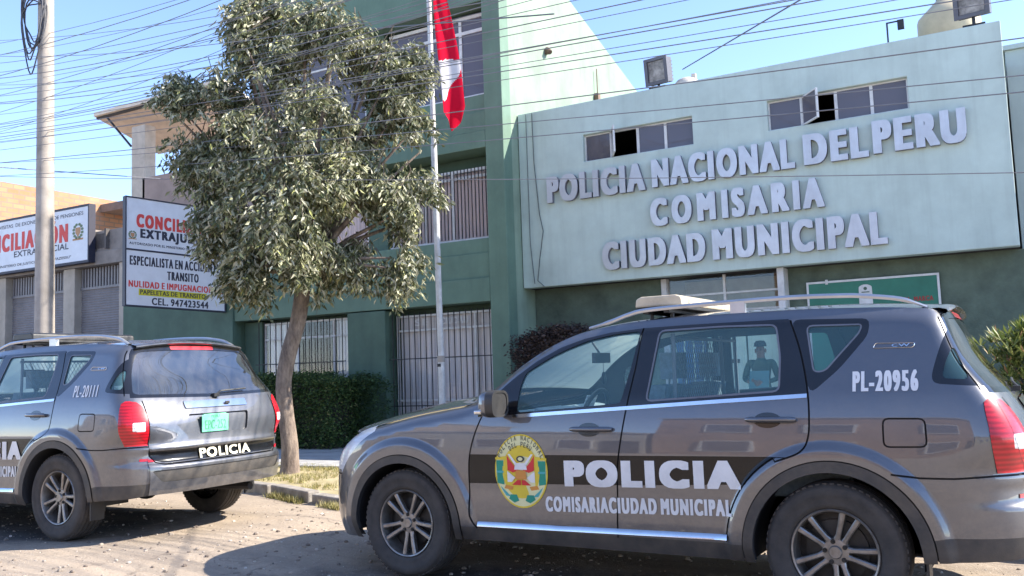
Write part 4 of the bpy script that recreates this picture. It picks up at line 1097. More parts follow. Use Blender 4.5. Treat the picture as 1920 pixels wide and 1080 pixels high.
# ================================================================== police station (low block with the big lettering)
st = thing('police_station', 'low mint green police station with raised letters over a dark green entrance front', 'police station', (-3.6, 13.5, PV))
XL, XR_, YF, ZF0, ZF1, YW = -7.395, .115, 13.52, 2.835, 5.92, 13.95
HOLES = [(-6.15, -4.24, 4.895, 5.355), (-3.06, -1.09, 4.915, 5.375)]
m = MB()
def wall_with_holes(m, x0, x1, z0, z1, y0, y1, holes):
    xs = sorted({x0, x1, *[h[0] for h in holes], *[h[1] for h in holes]}); zs = sorted({z0, z1, *[h[2] for h in holes], *[h[3] for h in holes]})
    def solid(a, b): return 0 <= a < len(xs)-1 and 0 <= b < len(zs)-1 and not any(h[0] <= (xs[a]+xs[a+1])/2 <= h[1] and h[2] <= (zs[b]+zs[b+1])/2 <= h[3] for h in holes)
    for a in range(len(xs)-1):
        for b in range(len(zs)-1):
            if not solid(a, b): continue
            X0, X1, Z0, Z1 = xs[a], xs[a+1], zs[b], zs[b+1]
            m.add([(X0, y0, Z0), (X1, y0, Z0), (X1, y0, Z1), (X0, y0, Z1)], [(0, 1, 2, 3)]); m.add([(X0, y1, Z0), (X1, y1, Z0), (X1, y1, Z1), (X0, y1, Z1)], [(3, 2, 1, 0)])
            if not solid(a-1, b): m.add([(X0, y0, Z0), (X0, y1, Z0), (X0, y1, Z1), (X0, y0, Z1)], [(3, 2, 1, 0)])
            if not solid(a+1, b): m.add([(X1, y0, Z0), (X1, y1, Z0), (X1, y1, Z1), (X1, y0, Z1)], [(0, 1, 2, 3)])
            if not solid(a, b-1): m.add([(X0, y0, Z0), (X1, y0, Z0), (X1, y1, Z0), (X0, y1, Z0)], [(3, 2, 1, 0)])
            if not solid(a, b+1): m.add([(X0, y0, Z1), (X1, y0, Z1), (X1, y1, Z1), (X0, y1, Z1)], [(0, 1, 2, 3)])
wall_with_holes(m, XL, XR_, ZF0, ZF1, YF, YF+.22, HOLES)
m.build('fascia_wall', M_mint, st, weld=True, bev=.012)
m = MB(); m.box((XL, YF+.22, ZF0), (XR_, 20, ZF0+.15)); m.box((XL, YF+.22, ZF1-.35), (XR_, 20, ZF1-.2)); m.box((XR_-.2, YF+.222, ZF0+.15), (XR_-.003, 20, ZF1-.35)); m.box((XL+.01, 16, ZF0+.15), (XR_-.2, 16.1, ZF1-.35)); m.build('roof_slab', M_dark, st)
DX0, DX1 = -5.03, -3.0
m = MB(); wall_with_holes(m, XL, .45, .1, ZF0-.002, YW, YW+.25, [(DX0, DX1, .1, ZF0-.002)]); build_split(m, 'front_wall', M_stucco, st, weld=True)
# windows up in the fascia: four lights, the second one hinged open
for h, nm in zip(HOLES, ('a', 'b')):
    x0, x1, z0, z1 = h; wd = (x1-x0)/4; y = YF+.10
    wn = MB(); t = .022
    for k in range(5): wn.box((x0+wd*k-(t if k else 0)+(0 if k < 4 else -t*.0), y-.02, z0+.001), (x0+wd*k+(t if k < 4 else 0), y+.02, z1-.001))
    for a, b in ((z0+.001, z0+t), (z1-t, z1-.001)):
        wn.box((x0, y-.018, a), (x1, y+.018, b))
    wo = wn.build('fascia_window', M_frame, st)
    p = MB()
    for k in (0, 2, 3): p.box((x0+wd*k+t, y-.004, z0+t), (x0+wd*(k+1)-t, y+.004, z1-t))
    build_split(p, 'pane', M_pane, wo)
    # open leaf, swung outwards about its left post
    Mx = Matrix.Translation((x0+wd*1+.01, y-.022, 0)) @ Matrix.Rotation(R(-62 if nm == 'a' else -52), 4, 'Z')
    l = MB(); L = wd-.03
    for a in ((0, t, z0+.01, z1-.01), (L-t, L, z0+.01, z1-.01), (t, L-t, z0+.01, z0+.01+t), (t, L-t, z1-.01-t, z1-.01)): l.box((a[0], -.015, a[2]), (a[1], .015, a[3]), Mx)
    lo = l.build('open_casement', M_frame, wo)
    l = MB(); l.box((t, -.003, z0+.03), (L-t, .003, z1-.03), Mx); l.build('casement_pane', M_pane, wo)
# raised letters
LET = [('POLICIA', -6.855, -5.055, 4.255, 4.715, .035), ('NACIONAL', -4.955, -2.685, 4.275, 4.735, .035), ('DEL', -2.585, -1.655, 4.29, 4.75, .035), ('PERU', -1.62, -.375, 4.315, 4.79, .035),
       ('COMISARIA', -5.0, -2.265, 3.645, 4.095, .035), ('CIUDAD', -5.87, -4.105, 3.015, 3.475, .035), ('MUNICIPAL', -4.03, -1.49, 3.015, 3.495, .035)]
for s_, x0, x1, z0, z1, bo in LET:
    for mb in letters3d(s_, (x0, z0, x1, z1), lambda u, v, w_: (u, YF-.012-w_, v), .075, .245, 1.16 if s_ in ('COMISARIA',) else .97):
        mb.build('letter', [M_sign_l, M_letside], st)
# entrance: jambs, transom lights, pale doors
M_door = pm('pale_mint_door_paint', (.80, .92, .72), .5, var=.08, scale=3)
M_white = pm('white_painted_wood', (.70, .68, .66), .6, var=.15, scale=6)
m = MB(); m.box((DX0, YW-.06, PV), (DX0+.09, YW+.10, ZF0-.004)); m.box((DX1-.10, YW-.30, PV), (DX1, YW+.10, ZF0-.004)); m.box((DX0+.09, YW+.0, 2.20), (DX1-.10, YW+.08, 2.27)); m.build('door_frame', M_white, st, bev=.006)
tr = MB(); tr.box((-4.02, YW+.01, 2.27), (-3.98, YW+.07, ZF0-.004)); tr.box((DX0+.09, YW+.01, 2.52), (-4.02, YW+.05, 2.55)); tr.box((-3.98, YW+.01, 2.52), (DX1-.10, YW+.05, 2.55)); tro = tr.build('transom_frame', M_frame, st)
m = MB(); m.box((DX0+.09, YW+.032, 2.27), (DX1-.1, YW+.038, ZF0-.004)); m.build('transom_pane', M_pane2, tro)
m = MB(); m.box((DX0+.09, YW+.9, PV), (DX1-.1, YW+1.0, ZF0)); m.build('lobby_wall', pm('lobby_wall_paint', (.40, .38, .30), .8), st)
for k, (a, b) in enumerate(((-4.92, -4.34), (-4.33, -3.70), (-3.69, -3.11))):
    d = MB(); d.box((a+.01, YW+.02, PV+.02), (b-.01, YW+.06, 2.195)); 
    do = d.build('door_leaf', M_door if k else pm('blue_door_panel', (.10, .22, .42), .5), st, bev=.004)
    r = MB()
    for q in np.linspace(a+.06, b-.06, 4): r.box((q-.012, YW+.008, PV+.1), (q+.012, YW+.019, 2.15))
    r.build('door_batten', M_door, do)
m = MB(); m.box((-3.95, YW+.0, 1.42), (-3.82, YW+.007, 1.48)); m.build('door_plate', M_bars, st)
# green notice board
m = MB(); m.box((-2.70, YW-.05, 1.25), (-.93, YW-.02, 2.56)); bd = m.build('notice_board', pm('green_board_paint', (.03, .20, .13), .45, var=.12, scale=3), st)
m = MB(); 
for a, b in (((-2.725, YW-.06, 1.22), (-2.695, YW-.015, 2.59)), ((-.935, YW-.06, 1.22), (-.905, YW-.015, 2.59)), ((-2.695, YW-.06, 2.56), (-.935, YW-.015, 2.59)), ((-2.695, YW-.06, 1.22), (-.935, YW-.015, 1.25))): m.box(a, b)
m.cbox((-2.43, YW-.062, 2.575), (.035, .02, .07)); m.build('board_frame', M_frame, bd)
m = MB(); fb_ = lambda u, v: (u, YW-.053, v)
m.add([fb_(a, b) for a, b in rounded([(-1.99, 2.20), (-1.80, 2.20), (-1.805, 2.47), (-1.86, 2.50), (-1.93, 2.50), (-1.985, 2.47)], .02)], [tuple(range(24))]); cr_o = m.build('board_crest', M_frame, bd)
m = MB(); m.add([(u, YW-.055, v) for u, v in circ(-1.895, 2.44, .025, n=14)], [tuple(range(14))]); m.add([(u, YW-.055, v) for u, v in ((-1.95, 2.38), (-1.84, 2.38), (-1.84, 2.395), (-1.95, 2.395))], [(0, 1, 2, 3)]); m.build('crest_marks', M_green, bd)
m = MB(); put_text(m, 'TAL  MARCA', (-1.43, 2.205, -1.0, 2.275), fb_, .18); m.add([fb_(a, b) for a, b in ((-2.5, 2.02), (-1.95, 2.02), (-1.95, 2.16), (-2.5, 2.16))], [(0, 1, 2, 3)]); m.build('board_lettering', pm('faded_red_paint', (.42, .05, .04), .6), bd)

# ================================================================== tall green building
gb = thing('green_building', 'tall dark green office building with barred windows behind the leafy tree', 'building', (-10.8, 13.0, PV))
GX0, GX1, GY, TOP = -13.85, -7.405, 13.0, 12.0
# right-hand side wall, paler, its top sloping down towards the back
m = MB(); pf = lambda u, v, w_: (w_, u, v)
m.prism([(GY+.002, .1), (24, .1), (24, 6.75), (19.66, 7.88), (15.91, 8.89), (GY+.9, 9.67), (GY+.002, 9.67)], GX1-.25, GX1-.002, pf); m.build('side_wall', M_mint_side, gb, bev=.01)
m = MB(); m.box((GX1-.36, GY, .1), (GX1, GY+.30, TOP)); m.build('corner_pillar', M_green2, gb, bev=.012)
m = MB(); m.box((-10.90, GY, .1), (-10.02, GY+.6, 2.6)); m.box((GX0, GY+.28, .1), (-13.36, GY+.6, 2.6)); build_split(m, 'wall_pier', M_green, gb, bev=.01)
m = MB(); m.box((-17.25, GY-.05, .1), (GX0, GY+.6, 3.30)); m.build('left_block', M_green, gb, bev=.01)
m = MB()
PX1 = GX1-.362
bands = [(2.62, 3.03, GY), (3.03, 3.47, GY+.06), (3.47, 3.73, GY+.10), (5.30, 5.60, GY), (5.60, 5.95, GY+.02), (5.95, 6.28, GY+.10), (7.93, 8.75, GY), (8.75, 12.0, GY+.04)]
for z0, z1, y in bands: m.box((GX0, y, z0+.001), (PX1, GY+.6, z1-.001))
build_split(m, 'floor_band', M_green2, gb, bev=.008)
m = MB(); m.box((GX0, GY+.6, .1), (PX1, GY+.7, TOP)); m.box((GX0, GY+.7, .1), (GX0+.2, 20, 8)); m.build('rear_mass', M_green, gb)
# ground floor windows: frame, panes, blind, iron grille
def window(x0, x1, z0, z1, y, mull, trans, blind, bl_z0, bars=None, pane=M_pane2, fr=.035):
    m = MB(); m.box((x0, y, z0), (x0+fr, y+.05, z1)); m.box((x1-fr, y, z0), (x1, y+.05, z1)); m.box((x0+fr, y, z0), (x1-fr, y+.05, z0+fr)); m.box((x0+fr, y, z1-fr), (x1-fr, y+.05, z1))
    for q in mull: m.box((q-fr/2, y+.005, z0+fr), (q+fr/2, y+.045, z1-fr))
    for q in trans: m.box((x0+fr, y+.003, q-fr/2), (x1-fr, y+.047, q+fr/2))
    wo = m.build('window', M_frame, gb)
    p = MB(); p.box((x0+fr, y+.022, z0+fr), (x1-fr, y+.027, z1-fr)); p.build('pane', pane, wo)
    if blind:
        for a, b in bl_z0:
            b_ = MB(); n_ = int((b-a)/.05)+2; P = [[(a+(b-a)*i/n_, y+.085+.016*math.sin(i*2.1), zz_) for zz_ in (z0+fr, z1-fr)] for i in range(n_+1)]
            b_.grid(P); b_.build('curtain', blind, wo)
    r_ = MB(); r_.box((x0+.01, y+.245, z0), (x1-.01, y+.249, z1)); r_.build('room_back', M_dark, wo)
    if bars:
        yb, n_, hz, ext = bars; g_ = MB()
        for q in np.linspace(x0+.06, x1-.06, n_): g_.tube([(q, yb, z0-ext), (q, yb, z1+ext*.4)], .0095, 6)
        for q in hz: g_.box((x0-.02, yb-.014, q-.009), (x1+.02, yb-.010+.004, q+.009))
        g_.build('window_grille', M_bars, wo)
    return wo
WY = GY+.30
w1 = window(-9.98, -7.79, .42, 2.50, WY, [-8.28], [2.22], M_blind, [(-9.94, -7.83)], (GY+.10, 18, (.86, 1.70), .06))
m = MB(); m.box((-9.98, WY-.02, .93), (-7.79, WY-.002, .97)); m.build('window_bar', M_frame, w1); m = MB(); put_text(m, 'SE', (-9.58, 2.30, -9.25, 2.42), lambda u, v: (u, WY-.004, v), .2); m.build('window_lettering', M_white_v, w1); m = MB(); put_text(m, 'CIUDAD', (-9.0, 2.30, -8.4, 2.42), lambda u, v: (u, WY-.004, v), .2); m.build('window_lettering', M_white_v, w1)
window(-13.33, -11.05, .70, 2.55, WY, [-12.42, -11.50], [2.22], M_blind, [(-13.29, -12.44), (-11.48, -11.09)], (GY+.10, 15, (1.0, 1.72), .04))
window(-10.05, -7.79, 3.74, 5.05, WY+.02, [-9.3, -8.68], [4.90], M_pink, [(-10.0, -7.83)], (WY-.06, 30, (), -.05), pane=M_pane3, fr=.05)
window(-13.4, -10.6, 3.74, 5.05, WY+.02, [-12.4, -11.5], [4.90], M_pink, [(-13.3, -10.7)], pane=M_pane3)
window(-10.02, -7.79, 6.32, 7.86, WY+.02, [-9.05, -8.42], [7.56], M_greyblind, [(-9.98, -7.83)], pane=M_pane, fr=.06)
window(-13.4, -10.6, 6.32, 7.86, WY+.02, [-12.4, -11.5], [7.56], M_greyblind, [(-13.3, -10.7)], pane=M_pane)
m = MB()
for z0, z1, xx in ((2.62, 3.74, -10.3), (3.731, 5.299, -10.3), (6.281, 7.929, -10.3)):
    m.box((xx-.25, GY+.25, z0), (xx+.20, GY+.6, z1)) if z0 > 3.7 else None
build_split(m, 'bay_pier', M_green, gb)
# pale sills
m = MB(); m.box((-10.02, GY+.22, 3.732), (-7.78, GY+.40, 3.775)); m.box((-10.02, GY+.22, 6.282), (-7.78, GY+.42, 6.33)); build_split(m, 'window_sill', M_white, gb)
# small fittings on the side wall
fit = MB(); fit.cbox((GX1+.05, 14.75, 7.45), (.10, .10, .10)); fit.tube([(GX1+.02, 14.75, 7.5), (GX1+.12, 14.70, 7.40)], .05, 10)
tag(fit.build('security_camera', pm('brown_plastic', (.16, .10, .07), .6), bev=.01), 'small brown camera high on the sunlit pale wall', 'camera')
fit = MB(); fit.cbox((GX1+.05, 17.0, 7.12), (.10, .12, .18)); fit.tube([(GX1+.06, 17.0, 7.2), (GX1+.06, 17.0, 7.75)], .012, 6)
tag(fit.build('wall_lamp', pm('rusty_brown_metal', (.22, .13, .08), .6), bev=.01), 'small brown lamp with a thin aerial on the pale wall above the lettered front', 'lamp')

# ================================================================== roof-top things
def floodlight(name, cx, z0, wd, ht, label):
    t = thing(name, label, 'floodlight', (cx, YF+.12, ZF1), group='floodlights on the roof edge')
    y = YF+.12; b = MB(); b.box((cx-.14, y-.10, ZF1+.001), (cx+.14, y+.10, ZF1+.03)); b.tube([(cx, y, ZF1+.03), (cx, y, z0)], .022, 8); b.build('bracket', M_bars, t)
    m = MB(); Mx = Matrix.Translation((cx, y, z0+ht/2)) @ Matrix.Rotation(R(8), 4, 'X') @ Matrix.Rotation(R(-14), 4, 'Z')
    m.box((-wd/2, -.05, -ht/2), (wd/2, .10, ht/2), Mx)
    for k in np.linspace(-ht/2+.05, ht/2-.05, 6): m.box((-wd/2+.02, .10, k-.008), (wd/2-.02, .16, k+.008), Mx)
    m.box((-wd/2-.02, -.075, -ht/2-.02), (wd/2+.02, -.05, -ht/2+.03), Mx); m.box((-wd/2-.02, -.075, ht/2-.03), (wd/2+.02, -.05, ht/2+.02), Mx); m.box((-wd/2-.02, -.075, -ht/2+.03), (-wd/2+.04, -.05, ht/2-.03), Mx); m.box((wd/2-.04, -.075, -ht/2+.03), (wd/2+.02, -.05, ht/2-.03), Mx)
    m.build('housing', pm('grey_cast_metal', (.13, .13, .15), .5, metal=.3), t)
    g = MB(); g.box((-wd/2+.05, -.054, -ht/2+.04), (wd/2-.05, -.0505, ht/2-.04), Mx); g.build('lens', pm('floodlight_reflector', (.42, .39, .36), .5, metal=.0, var=.5, scale=5), t)
floodlight('floodlight', -4.80, 6.03, .40, .40, 'grey square floodlight on the roof edge beside the cream vent')
floodlight('floodlight', -.20, 6.10, .42, .42, 'grey square floodlight on the roof edge in front of the yellow tank')
m = MB(); c = (-4.38, YF+.3, ZF1-.12)
m.lathe([(0, .20), (.10, .20), (.16, .17), (.22, .10), (.23, .02), (.23, -.1)], 24, Matrix.Translation((c[0], c[1], ZF1-.05))); m.cbox((-4.26, YF+.3, ZF1+.17), (.07, .07, .07))
tag(m.build('roof_vent', pm('cream_roof_vent', (.70, .62, .52), .6, var=.2), smooth=40), 'low cream round vent on the roof beside a floodlight', 'vent')
t = thing('water_tank', 'yellow plastic water tank standing on the station roof', 'water tank', (-.66, 17.6, 5.95))
m = MB(); m.lathe([(0, 1.95), (.15, 1.95), (.20, 1.88), (.34, 1.74), (.50, 1.58), (.52, 1.52), (.52, 1.10), (.505, 1.07), (.52, 1.04), (.52, .55), (.505, .52), (.52, .49), (.52, 0), (0, 0)], 40, Matrix.Translation((-.66, 17.6, 5.95))); m.build('tank_body', pm('yellow_tank_plastic', (.62, .51, .33), .55, var=.12), t, smooth=40)
m = MB(); m.lathe([(0, .10), (.16, .10), (.18, .06), (.18, 0)], 24, Matrix.Translation((-.66, 17.6, 5.95+1.94))); m.build('tank_lid', M_bars, t, smooth=40)
m = MB(); m.tube([(-1.36, 14.2, 5.6), (-1.36, 14.2, 6.45)], .014, 6); m.tube([(-1.36, 14.2, 6.44), (-1.18, 14.2, 6.44)], .012, 6); m.cbox((-1.17, 14.2, 6.38), (.09, .06, .14), None); tag(m.build('roof_camera', M_bars), 'thin roof post with a small dark camera beside the yellow tank', 'camera')
# neighbour behind the right edge
t = thing('neighbour_building', 'plain pale mint wall set back beside the lettered front', 'building', (3.2, 15, PV))
m = MB(); m.box((.15, 15.0, .1), (8, 22, 5.93)); m.build('wall', M_mint, t, bev=.01); m = MB(); m.box((.10, 14.95, 5.93), (8.05, 22.05, 6.0)); m.build('coping', M_mint, t)
# thin drain pipes and a drooping wire at the junction
m = MB(); m.tube([(-7.10, YF-.02, 5.9), (-7.09, YF-.02, 5.0), (-7.02, YF-.02, 4.1), (-6.96, YF-.02, 3.8), (-7.05, YF-.02, 3.3), (-7.10, YF-.02, 2.95), (-6.98, YF-.02, 2.84)], .008, 5); tag(m.build('wall_wire', pm('grey_wire', (.14, .16, .16), .7)), 'thin loose wire hanging down the mint wall left of the letters', 'wire')
m = MB(); m.tube([(-7.22, YF-.02, 5.9), (-7.22, YF-.02, 3.6), (-7.16, YF-.02, 2.9)], .007, 5); tag(m.build('wall_wire', pm('grey_wire_2', (.17, .19, .19), .7)), 'thin straight wire at the left edge of the mint wall', 'wire')

# ================================================================== shops and houses on the left
M_shopwall = pm('grey_brown_render', (.30, .26, .23), .85, var=.2, scale=2, streak=.2)
M_shut = pm('grey_roller_shutter', (.25, .23, .23), .55, var=.15, scale=2, streak=.25)
sh = thing('shop_row', 'row of closed shops with grey roller shutters under a white sign', 'shops', (-20.5, 13.6, PV))
SY = 13.6
m = MB(); m.box((-30, SY+.35, .1), (-17.3, 24, 5.05)); m.build('shop_mass', M_shopwall, sh)
m = MB(); m.box((-30, SY-.05, 4.30), (-17.35, SY+.35, 4.62)); m.box((-19.3, SY, 4.62), (-17.35, SY+.30, 5.12)); m.box((-30, SY, 4.62), (-19.3, SY+.30, 5.2)); m.build('lintel_beam', M_shopwall, sh, bev=.012)
m = MB(); m.box((-19.25, SY-.012, 4.70), (-18.72, SY-.002, 5.05)); m.box((-18.68, SY-.10, 4.66), (-18.62, SY-.002, 5.14)); m.build('wall_panel', pm('brown_panel', (.13, .11, .10), .7, var=.3, scale=4), sh)
m = MB()
for x in (-23.0, -20.15, -18.05): m.box((x-.22, SY, .1), (x+.22, SY+.34, 4.298))
build_split(m, 'shop_pillar', pm('cream_pillar_paint', (.50, .43, .35), .8, var=.15, scale=2, streak=.15), sh, bev=.01)
def shutter(x0, x1):
    m = MB(); rows = []
    for i in range(60):
        z = .2+i*.06; rows.append([(x, SY+.20+.012*math.sin(i*math.pi), z) for x in (x0, x1)]); rows.append([(x, SY+.185, z+.03) for x in (x0, x1)])
    m.grid(rows); s_ = m.build('roller_shutter', M_shut, sh)
    m = MB()
    for x in np.arange(x0+.06, x1, .11): m.box((x-.028, SY+.17, 3.82), (x+.028, SY+.20, 4.28))
    m.box((x0, SY+.16, 3.76), (x1, SY+.21, 3.82)); m.build('vent_slats', M_shut, s_)
    m = MB(); m.box((x0, SY+.24, 3.7), (x1, SY+.26, 4.30)); m.build('vent_back', M_dark, s_)
shutter(-22.78, -20.37); shutter(-19.93, -18.27); shutter(-26, -23.22)
# small poster board at the far left
t = MB(); t.box((-24.1, SY-.2, 1.2), (-23.25, SY-.12, 3.95)); po = t.build('poster_board', pm('dark_poster_board', (.06, .06, .06), .6)); tag(po, 'dark poster board with a yellow panel at the left edge, in front of the shutters', 'poster board')
t = MB(); t.box((-24.05, SY-.215, 3.2), (-23.30, SY-.202, 3.75)); t.build('yellow_panel', pm('yellow_poster', (.62, .58, .08), .6, var=.3, scale=8), po)
M_ink_red = flat_mat('red_sign_paint', (.70, .06, .05)); M_ink_dark = flat_mat('black_sign_paint', (.03, .03, .05)); M_ink_yel = flat_mat('yellow_sign_paint', (.62, .55, .02)); M_signwhite = pm('white_sign_face', (.74, .75, .78), .45, var=.07, scale=3)
t = MB(); put_text(t, 'C', (-23.75, 2.55, -23.5, 2.85), lambda u, v: (u, SY-.205, v), .2); t.build('poster_lettering', M_signwhite, po)
# long sign over the shops
ss = thing('shop_sign', 'long white shop sign reading CONCILIACION EXTRAJUDICIAL over the shutters', 'sign', (-21.5, SY-.3, 4.4))
SX1, SYs = -19.12, SY-.22
m = MB(); m.box((-25.5, SYs, 4.42), (SX1, SYs+.16, 5.72)); m.build('sign_face', M_signwhite, ss)
m = MB(); m.box((-25.55, SYs-.01, 4.36), (SX1+.04, SYs+.17, 4.419)); m.box((-25.55, SYs-.01, 5.721), (SX1+.04, SYs+.17, 5.775)); m.box((SX1+.001, SYs-.01, 4.419), (SX1+.04, SYs+.17, 5.721)); m.build('sign_frame', M_ink_dark, ss)
fs_ = lambda u, v: (u, SYs-.004, v)
m = MB(); put_text(m, 'CONCILIACIÓN', (-23.85, 4.93, -19.85, 5.50), fs_, .2); m.build('red_lettering', M_ink_red, ss)
m = MB(); put_text(m, 'EXTRAJUDICIAL', (-22.1, 4.70, -19.85, 4.90), fs_, .15); m.build('black_lettering', M_ink_dark, ss); m = MB(); put_text(m, 'PENSION  REGIMEN DE VISITAS  DE EXONERACION DE PENSIONES', (-24.6, 5.53, -19.3, 5.62), fs_, .15); m.build('black_lettering', M_ink_dark, ss); m = MB(); put_text(m, 'AUTORIZADO POR EL MINISTERIO DE JUSTICIA  EXP. "NEFAZESSU"', (-24.4, 4.50, -19.75, 4.585), fs_, .15); m.build('black_lettering', M_ink_dark, ss)
def wreath(parent, f, cu, cv, s):
    m = MB()
    for sg in (-1, 1):
        for k in range(6):
            a = math.radians(-70+k*28); p = (cu+sg*s*.42*math.cos(a), cv+s*.42*math.sin(a)); m.add([f(p[0]+s*.13*math.cos(q), p[1]+s*.09*math.sin(q)) for q in np.linspace(0, 6.28, 8, endpoint=False)], [tuple(range(8))])
    m.build('crest_leaves', flat_mat('faded_green', (.14, .20, .10)), parent)
    m = MB(); m.add([f(cu+a*s, cv+b*s) for a, b in ((-.24, .22), (.24, .22), (.24, -.1), (0, -.36), (-.24, -.1))], [(0, 1, 2, 3, 4)]); m.add([f(cu+a*s, cv+b*s) for a, b in ((-.5, -.55), (.5, -.55), (.5, -.44), (-.5, -.44))], [(0, 1, 2, 3)]); m.build('crest_shield', flat_mat('faded_orange', (.50, .26, .12)), parent)
wreath(ss, fs_, -19.50, 5.15, .40)
# square billboard standing out over the pavement
bbA, bbB = Vector((-14.645, 11.0, 0)), Vector((-14.065, 12.93, 0)); bd = (bbB-bbA); L = bd.length; bd.normalize(); bn = Vector((bd.y, -bd.x, 0))
bbz0, bbz1 = 2.90, 5.01
def fB(u, v, off=.004): return tuple(bbA + bd*(u*L) + bn*(.06+off) + Vector((0, 0, bbz0+v*(bbz1-bbz0)-.085*u)))
bb = thing('hanging_sign', 'square white sign on two panels hung over the pavement, partly hidden by the tree', 'sign', tuple(bbA + Vector((0, 0, bbz0))))
def fbox(m, u0, v0, u1, v1, a, b): m.add([fB(u, v, w_) for w_ in (a, b) for u, v in ((u0, v0), (u1, v0), (u1, v1), (u0, v1))], [(3, 2, 1, 0), (4, 5, 6, 7), (0, 1, 5, 4), (1, 2, 6, 5), (2, 3, 7, 6), (3, 0, 4, 7)])
m = MB(); fbox(m, 0.012, .012, .988, .507, -.12, 0); fbox(m, .012, .523, .988, .988, -.12, 0); build_split(m, 'sign_panel', M_signwhite, bb)
m = MB(); fbox(m, 0, 0, 1, .012, -.125, .012); fbox(m, 0, .988, 1, 1, -.125, .012); fbox(m, 0, .012, .012, .988, -.125, .012); fbox(m, .988, .012, 1, .988, -.125, .012); fbox(m, .012, .507, .988, .523, -.125, .008); m.build('sign_frame', M_ink_dark, bb)
m = MB(); put_text(m, 'CONCILIACIÓN', (.10, .725, .97, .88), fB, .22); m.build('red_lettering', M_ink_red, bb); m = MB(); put_text(m, 'NULIDAD E IMPUGNACION DE', (.03, .175, .97, .235), fB, .2); m.build('red_lettering', M_ink_red, bb)
m = MB(); put_text(m, 'EXTRAJUDICIAL', (.135, .605, .97, .715), fB, .2); m.build('black_lettering', M_ink_dark, bb); m = MB(); put_text(m, 'AUTORIZADO POR EL MINISTERIO DE JUSTICIA EXP.', (.04, .555, .85, .585), fB, .15); m.build('black_lettering', M_ink_dark, bb); m = MB(); put_text(m, 'ESPECIALISTA EN ACCIDENTES', (.04, .375, .97, .46), fB, .17); m.build('black_lettering', M_ink_dark, bb); m = MB(); put_text(m, 'TRANSITO', (.40, .265, .72, .345), fB, .17); m.build('black_lettering', M_ink_dark, bb); m = MB(); put_text(m, 'CEL. 947423544', (.25, .025, .82, .09), fB, .2); m.build('black_lettering', M_ink_dark, bb)
m = MB(); fbox(m, .13, .105, .80, .165, 0, .003); m.build('yellow_strip', M_ink_yel, bb)
m = MB(); put_text(m, 'PAPELETAS DE TRANSITO', (.14, .115, .79, .157), lambda u, v: fB(u, v, .006), .18); m.build('dark_lettering', M_ink_dark, bb)
wreath(bb, fB, .07, .65, .075)
m = MB(); m.tube([bbB+Vector((0, -.05, 4.7)), bbB+Vector((0, .4, 4.7))], .03, 8); m.tube([bbB+Vector((0, -.05, 3.1)), bbB+Vector((0, .4, 3.1))], .03, 8); build_split(m, 'sign_arm', M_bars, bb)
# brick house behind the shops
def brick_mat():
    m, n, o = node_mat('sunlit_brick'); p = n.nodes.new('ShaderNodeBsdfPrincipled'); p.inputs['Roughness'].default_value = .9
    b = n.nodes.new('ShaderNodeTexBrick'); b.inputs['Scale'].default_value = 1; b.inputs['Brick Width'].default_value = .42; b.inputs['Row Height'].default_value = .17; b.inputs['Mortar Size'].default_value = .022; b.inputs['Color1'].default_value = (.44, .195, .095, 1); b.inputs['Color2'].default_value = (.50, .265, .14, 1); b.inputs['Mortar'].default_value = (.26, .19, .14, 1)
    tc = n.nodes.new('ShaderNodeTexCoord'); sp_ = n.nodes.new('ShaderNodeSeparateXYZ'); cb_ = n.nodes.new('ShaderNodeCombineXYZ'); n.links.new(tc.outputs['Object'], sp_.inputs[0]); n.links.new(sp_.outputs[1], cb_.inputs[0]); n.links.new(sp_.outputs[2], cb_.inputs[1]); n.links.new(cb_.outputs[0], b.inputs[0])
    c = mix_rgb(n, ramp(n, tex_noise(n, .8, 6, .7), [(.4, 0.), (.75, .5)]), b.outputs[0], (.46, .31, .20)); n.links.new(c, p.inputs['Base Color']); n.links.new(bump(n, b.outputs[1], -.4, .02), p.inputs['Normal']); n.links.new(p.outputs[0], o.inputs[0]); return m
bh = thing('brick_house', 'bare orange brick house wall in the sun behind the shops', 'house', (-34, 20, PV))
m = MB(); m.box((-40, 15.6, .1), (-30, 40, 8.55)); m.build('brick_wall', brick_mat(), bh); m = MB(); m.box((-30.06, 17.2, .1), (-29.995, 17.6, 8.62)); m.build('brick_pier', pm('old_pier', (.40, .27, .17), .9, var=.3), bh)
m = MB(); m.box((-29.99, 21.5, 8.0), (-27.0, 23.5, 8.30)); m.box((-27.3, 21.5, 5.05), (-27.0, 23.5, 8.0)); tag(m.build('concrete_slab', pm('brown_concrete', (.24, .19, .16), .9)), 'short grey concrete roof slab beside the brick wall', 'slab')
# house with the sloping canopy
ch = thing('canopy_house', 'pale pink house with a roof terrace post and tilted canopy', 'house', (-21.5, 19, PV))
m = MB(); m.box((-23.1, 18.0, .1), (-14.0, 26, 7.75)); m.build('house_wall', pm('dusty_pink_render', (.36, .27, .23), .85, var=.15, scale=1.5, streak=.2), ch)
m = MB(); m.box((-23.62, 18.0, 5.1), (-23.0, 18.4, 9.45)); m.build('terrace_post', pm('cream_post', (.55, .47, .38), .8), ch, bev=.01)
m = MB(); cv_ = [(-25.35, 17.9, 10.2), (-19.5, 17.9, 10.2), (-19.5, 20.4, 9.45), (-25.35, 20.4, 9.45)]
m.add([Vector(p) for p in cv_]+[Vector(p)+Vector((0, 0, -.12)) for p in cv_], [(0, 1, 2, 3), (7, 6, 5, 4), (0, 4, 5, 1), (1, 5, 6, 2), (2, 6, 7, 3), (3, 7, 4, 0)]); m.build('canopy', pm('beige_canopy_sheet', (.74, .63, .50), .7, var=.12), ch)
